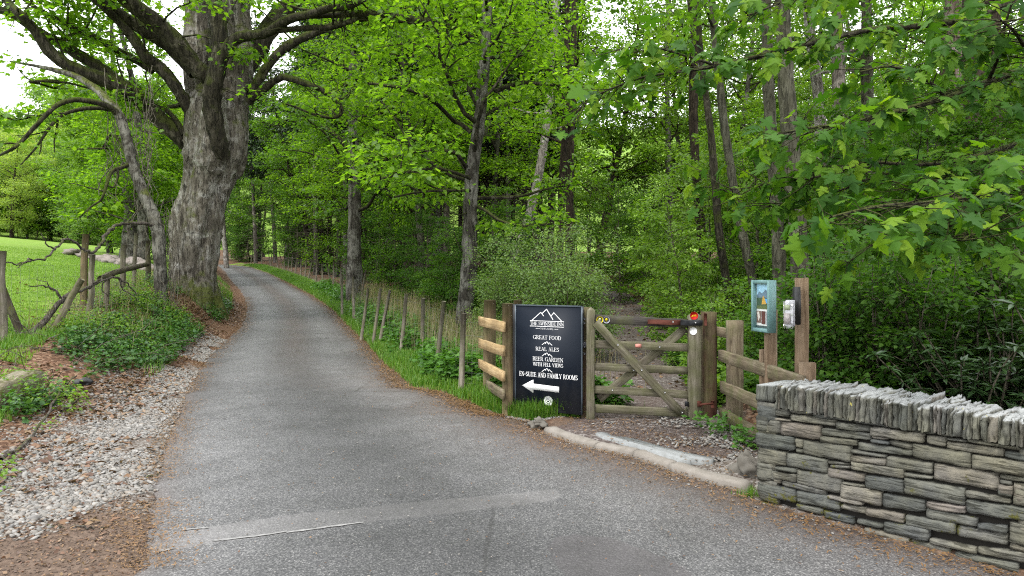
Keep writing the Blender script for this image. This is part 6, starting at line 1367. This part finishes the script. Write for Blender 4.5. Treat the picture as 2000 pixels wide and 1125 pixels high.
N = 6000; y = 6.8 + 14 * rng.random(N) ** 1.1; x = xL(y) - rng.uniform(.25, 2.1, N); k = (vnoise(x, y, .9, 17) > -.15) & (xL(y) - x > np.interp(y, [6.8, 9, 11], [1.5, 1.2, .45])); x, y = x[k], y[k]
m_ = rng.random(len(x)); herbs('bank_growth', x[m_ < .42], y[m_ < .42], 1, 8, .22, .06, MATS['lf_ivy'], T_LOBE, .16, rng); m2 = (m_ > .42) & (m_ < .7); herbs('bank_growth', x[m2], y[m2], 1, 9, .34, .045, MATS['lf_herb'], T_OVAL, .16, rng)
N = 7000; y = 10 + 20 * rng.random(N); x = xL(y) - rng.uniform(.5, 1.7, N); k = vnoise(x, y, 1.0, 51) > -.1; x, y = x[k], y[k]; blades('bank_grass', x, y, rng.uniform(.08, .26, len(x)), MATS['grass'], .5, .009, rng=rng)
N = 1300; y = 10.5 + 12 * rng.random(N); x = xL(y) - rng.uniform(.9, 2.6, N); blades('dry_grass', x, y, rng.uniform(.2, .55, N), MATS['straw'], .6, .006, rng=rng)
N = 1100; y = 7.5 + 8 * rng.random(N); x = xL(y) - rng.uniform(.8, 2.0, N); k = vnoise(x, y, 1.3, 21) > .1; x, y = x[k], y[k]; herbs('bramble_growth', x, y, 1, 10, .32, .05, MATS['lf_lime'], T_OVAL, .2, rng)
N = 420; y = rng.uniform(5.0, 8.5, N); x = xL(y) - rng.uniform(1.1, 2.6, N); k = vnoise(x, y, 1.6, 23) > .15; herbs('weed_growth', x[k], y[k], 1, 7, .16, .045, MATS['lf_lime'], T_OVAL, .1, rng)
N = 9000; y = 9.5 + 30 * rng.random(N) ** 1.3; x = rng.uniform(-6, 9, N) + (y - 10) * .1; k = (pathd(x, y) > .2) & (x > xR(y) + 1.6); x, y = x[k], y[k]; herbs('wood_floor_growth', x, y, 1, 8, .38, .075, MATS['lf_mid'], T_LOBE, .2, rng)
N = 3500; y = rng.uniform(5.4, 12, N); x = rng.uniform(2.6, 8, N); k = (np.stack([x, y], 1) - W0) @ wn > .5; x, y = x[k], y[k]; herbs('shade_growth', x, y, 1, 8, .4, .07, MATS['lf_deep'], T_LOBE, .2, rng)
N = 900; y = rng.uniform(8.2, 16, N); x = np.interp(y, PATH_C[:, 1], PATH_C[:, 0]) + np.interp(y, PATH_C[:, 1], PATH_C[:, 2]) + np.abs(rng.normal(.1, .3, N)); herbs('path_edge_growth', x, y, 1, 9, .32, .07, MATS['lf_lime'], T_LOBE, .16, rng)
cx_ = np.array([1.98, 2.06, 2.14, 2.2, 2.1, 2.25, 1.9, 2.02]); cy_ = np.array([6.9, 6.7, 6.5, 6.3, 7.1, 6.0, 7.25, 6.35]); herbs('corner_weeds', np.repeat(cx_, 5) + rng.normal(0, .06, 40), np.repeat(cy_, 5) + rng.normal(0, .08, 40), 1, 10, .2, .045, MATS['lf_herb'], T_LOBE, .12, rng)
blades('kerb_tuft', rng.normal(1.70, .035, 160), rng.normal(5.2, .03, 160), rng.uniform(.05, .13, 160), MATS['grass'], .5, .006, rng=rng)
def scraps(name, x, y, size, mat, z=None, tpl=T_OVAL, rng=RNG, tilt=.35, lift=.008):
    N = len(x); z = (Hgt(x, y) if z is None else z) + lift; a_ = rng.uniform(0, 6.28, N); tip = unit(np.stack([np.cos(a_), np.sin(a_), rng.normal(0, tilt, N)], 1)); nr = unit(np.array([0, 0, 1.0]) + rng.normal(0, tilt, (N, 3)))
    return stuff(leaves(name, np.stack([x, y, z], 1), tip, nr, size * rng.uniform(.5, 1.3, N), tpl, mat, None, rng=rng))
N = 34000; y = 4.6 + 19 * rng.random(N) ** 1.1; d_ = rng.gamma(2.2, .5, N); x = xL(y) - d_; k = (rng.random(N) < np.interp(y, [4.6, 6, 8, 10], [.15, .3, .5, 1]) * np.clip(d_ / .9, .15, 1)) & (vnoise(x, y, 1.4, 31) > -.5); scraps('leaf_litter', x[k], y[k], .07, MATS['litter'], rng=rng)
N = 20000; y = 3.9 + 24 * rng.random(N) ** 1.15; x = xL(y) - rng.normal(.03, .14, N); k = vnoise(x, y, 1.8, 33) > -.4; x, y = x[k], y[k]; z_ = np.where(x > xL(y), zp(y) + .008, Hgt(x, y)); scraps('needle_litter', x, y, .026, MATS['needle'], z_, T_LONG, rng, .25)
N = 20000; y = 8.0 + 30 * rng.random(N) ** 1.6; x = xR(y) + rng.normal(.0, .13, N) - np.interp(y, [8, 10, 12], [.0, .12, .0]); z_ = np.where(x < xR(y), zp(y) + .008, Hgt(x, y)); scraps('needle_litter', x, y, .034, MATS['needle'], z_, T_LONG, rng, .25)
N = 5200; s_ = rng.random(N); y = 3.2 + 5.6 * s_; x = xR(y) - rng.gamma(1.5, .16, N); scraps('needle_litter', x, y, .028, MATS['needle'], zp(y) + .008, T_LONG, rng, .25)
N = 1100; y = rng.uniform(5.4, 7.7, N); x = xR(y) + rng.uniform(.15, 1.2, N); k = np.abs(x - 1.5) < 1.0; scraps('needle_litter', x[k], y[k], .032, MATS['needle'], zp(y[k]) + .062, T_LONG, rng, .25)
N = 900; y = 3.4 + 9 * rng.random(N); x = xL(y) + (xR(y) - xL(y)) * rng.random(N); scraps('road_litter', x, y, .018, MATS['litter'], zp(y) + .012, T_OVAL, rng, .2, .006)
N = 30000; y = 9 + 30 * rng.random(N) ** 1.2; x = rng.uniform(-5, 10, N) + (y - 10) * .1; k = (x > xR(y) + 1.2); scraps('wood_litter', x[k], y[k], .09, MATS['litter'], rng=rng)
# angular chippings: twenty sided stones, each jittered
def chips(name, x, y, size, mat, z=None, rng=RNG):
    g_ = (1 + 5 ** .5) / 2; I = unit(np.array([(-1, g_, 0), (1, g_, 0), (-1, -g_, 0), (1, -g_, 0), (0, -1, g_), (0, 1, g_), (0, -1, -g_), (0, 1, -g_), (g_, 0, -1), (g_, 0, 1), (-g_, 0, -1), (-g_, 0, 1)], float))
    Fc = np.array([(0, 11, 5), (0, 5, 1), (0, 1, 7), (0, 7, 10), (0, 10, 11), (1, 5, 9), (5, 11, 4), (11, 10, 2), (10, 7, 6), (7, 1, 8), (3, 9, 4), (3, 4, 2), (3, 2, 6), (3, 6, 8), (3, 8, 9), (4, 9, 5), (2, 4, 11), (6, 2, 10), (8, 6, 7), (9, 8, 1)])
    N = len(x); z = Hgt(x, y) if z is None else z; V = I[None] * (1 + rng.normal(0, .2, (N, 12, 1))) * np.stack([rng.uniform(.8, 1.5, N), rng.uniform(.7, 1.1, N), rng.uniform(.35, .75, N)], 1)[:, None]
    a_ = rng.uniform(0, 6.28, N); c_, s_ = np.cos(a_)[:, None], np.sin(a_)[:, None]; tz = rng.normal(0, .3, N)[:, None]
    X = V[..., 0] * c_ - V[..., 1] * s_; Y = V[..., 0] * s_ + V[..., 1] * c_; Z = V[..., 2] + X * tz
    sz = (size * np.clip(rng.lognormal(0, .3, N), .4, 1.7))[:, None]
    V = np.stack([X * sz + x[:, None], Y * sz + y[:, None], Z * sz + (z + .2 * sz[:, 0])[:, None]], -1)
    return stuff(rawmesh(name, V.reshape(-1, 3), [(np.arange(N) * 12)[:, None, None].repeat(20, 1).reshape(-1, 1) + np.tile(Fc, (N, 1))], mat))
N = 30000; y = 4.55 + 11 * rng.random(N) ** 1.5; d_ = rng.gamma(2.0, .34, N) * np.interp(y, [4.6, 6, 9, 14], [1.6, 1.3, .75, .45]); x = xL(y) - d_ + .03
k = (vnoise(x, y, .8, 41) * .6 + vnoise(x, y, 2.6, 42) * .6 > np.interp(y, [4.55, 4.9, 5.3], [.6, .1, -.35]) + .25 * np.clip(d_ - .9, 0, 2)) & (rng.random(N) < np.interp(d_, [0, .05, .3], [.3, .6, 1])); chips('gravel', x[k], y[k], np.clip(.0112 * rng.lognormal(0, .3, k.sum()), .004, .02), MATS['gravel'], rng=rng)
N = 500; y = rng.uniform(4.3, 5.1, N); x = -3.15 + rng.normal(0, .16, N); k = vnoise(x, y, 2, 43) > -.5; chips('gravel', x[k], y[k], .014, MATS['gravel'], rng=rng)
N = 1500; y = rng.uniform(5.3, 8.0, N); x = rng.normal(1.75, .35, N); k = (x > xR(y) + .18) & (x < 2.6) & (vnoise(x, y, 2.6, 44) + (y < 6.2) * .4 + (x > 1.9) * .2 > .25) & (x > xR(y) + .42); chips('gravel', x[k], y[k], .014, MATS['gravel'], zp(y[k]) + .058, rng)
N = 260; s_ = rng.random(N); y = 3.4 + 4.4 * s_; x = xR(y) - np.abs(rng.normal(0, .12, N)) - .01; chips('gravel', x, y, .008, MATS['gravel'], zp(y) + .004, rng)
N = 5200; y = 2.6 + 2.9 * rng.random(N); x = xL(y) - rng.gamma(1.8, .5, N) + .05; chips('soil_crumbs', x, y, .0055, MATS['crumb'], rng=rng)
N = 3000; y = 5.5 + 2.3 * rng.random(N); x = xR(y) + rng.uniform(.14, 1.5, N); k = (np.abs(x - 1.5) < 1.1) & (x > xR(y) + .45); chips('soil_crumbs', x[k], y[k], .006, MATS['crumb'], zp(y[k]) + .055, rng)
N = 1500; y = 3.0 + 2.4 * rng.random(N); x = xL(y) - rng.gamma(1.8, .5, N); scraps('leaf_litter', x, y, .03, MATS['litter'], rng=rng); scraps('needle_litter', x[:700] + .05, y[:700] + .03, .03, MATS['needle'], None, T_LONG, rng, .2)
N = 1200; y = rng.uniform(7.7, 8.4, N); x = xR(y) + np.abs(rng.normal(0, .16, N)); chips('gravel', x, y, .010, MATS['gravel'], rng=rng)
N = 700; y = 3.3 + 6 * rng.random(N); x = xL(y) + .1 + (xR(y) - xL(y)) * rng.random(N); chips('gravel', x, y, .0045, MATS['gravel'], zp(y) + .012, rng)
# bare twigs over the bank
W_ = Wood()
for k in range(260):
    y = 8 + 10 * rng.random(); x = float(xL(y)) - rng.uniform(.5, 2.8); a_ = rng.uniform(0, 6.28); q = wander((x, y, gz(x, y) + .02), (math.cos(a_), math.sin(a_), rng.uniform(.0, .8)), rng.uniform(.3, 1.1), 6, rng, -.05, .2); W_.add(q, np.linspace(.006, .002, 7), 3)
stuff(W_.build('bank_twigs', MATS['vine'], None))
# ------------------------------------------------------------------ sky, sun, camera
w = bpy.data.worlds.new('World'); S.world = w; w.use_nodes = True; nt = w.node_tree; nt.nodes.clear()
SUN_EL, SUN_AZ = math.radians(58), math.radians(205)      # azimuth clockwise from +Y: behind and a little left of the camera
sk = nt.nodes.new('ShaderNodeTexSky'); sk.sky_type = 'NISHITA'; sk.sun_disc = False; sk.sun_elevation = SUN_EL; sk.sun_rotation = SUN_AZ; sk.dust_density = 2.0
bw_ = nt.nodes.new('ShaderNodeHueSaturation'); bw_.inputs['Saturation'].default_value = .35; nt.links.new(sk.outputs[0], bw_.inputs['Color'])
tc = nt.nodes.new('ShaderNodeTexCoord'); nz = nt.nodes.new('ShaderNodeTexNoise'); nz.inputs['Scale'].default_value = 2.2; nz.inputs['Detail'].default_value = 6; nt.links.new(tc.outputs['Generated'], nz.inputs['Vector'])
rp = nt.nodes.new('ShaderNodeValToRGB'); rp.color_ramp.elements[0].position = .3; rp.color_ramp.elements[0].color = (.55,) * 3 + (1,); rp.color_ramp.elements[1].position = .6; rp.color_ramp.elements[1].color = (.97,) * 3 + (1,); nt.links.new(nz.outputs['Fac'], rp.inputs['Fac'])
mx = nt.nodes.new('ShaderNodeMix'); mx.data_type = 'RGBA'; nt.links.new(rp.outputs[0], mx.inputs[0]); nt.links.new(bw_.outputs[0], mx.inputs[6]); mx.inputs[7].default_value = (13.0, 13.2, 13.6, 1)
bg = nt.nodes.new('ShaderNodeBackground'); bg.inputs['Strength'].default_value = .13; nt.links.new(mx.outputs[2], bg.inputs['Color'])
ow = nt.nodes.new('ShaderNodeOutputWorld'); nt.links.new(bg.outputs[0], ow.inputs['Surface'])
sl_ = bpy.data.lights.new('sun', 'SUN'); sl_.energy = 1.5; sl_.angle = math.radians(11); sl_.color = (1, .96, .89); so = bpy.data.objects.new('sun', sl_); C.objects.link(so)
sd = Vector((math.sin(SUN_AZ) * math.cos(SUN_EL), math.cos(SUN_AZ) * math.cos(SUN_EL), math.sin(SUN_EL))); so.rotation_euler = (-sd).to_track_quat('-Z', 'Y').to_euler(); so.location = (0, 0, 40)
cam = bpy.data.cameras.new('camera'); cam.sensor_width = 36; cam.lens = 36 * F / 2000; cam.shift_y = -(562.5 - HY) / 2000; cam.clip_end = 2000; cam.clip_start = .05
co = bpy.data.objects.new('camera', cam); C.objects.link(co); co.location = (0, 0, CAMZ); co.rotation_euler = (math.radians(90), 0, 0); S.camera = co
S.view_settings.view_transform = 'Standard'; S.view_settings.look = 'None'; S.view_settings.gamma = 1; S.view_settings.exposure = 1.05
cy = S.cycles; cy.max_bounces = 9; cy.diffuse_bounces = 6; cy.glossy_bounces = 2; cy.transmission_bounces = 8; cy.filter_width = 1.15; cy.transparent_max_bounces = 6; cy.caustics_reflective = False; cy.caustics_refractive = False
cy.use_denoising = False; cy.use_adaptive_sampling = False
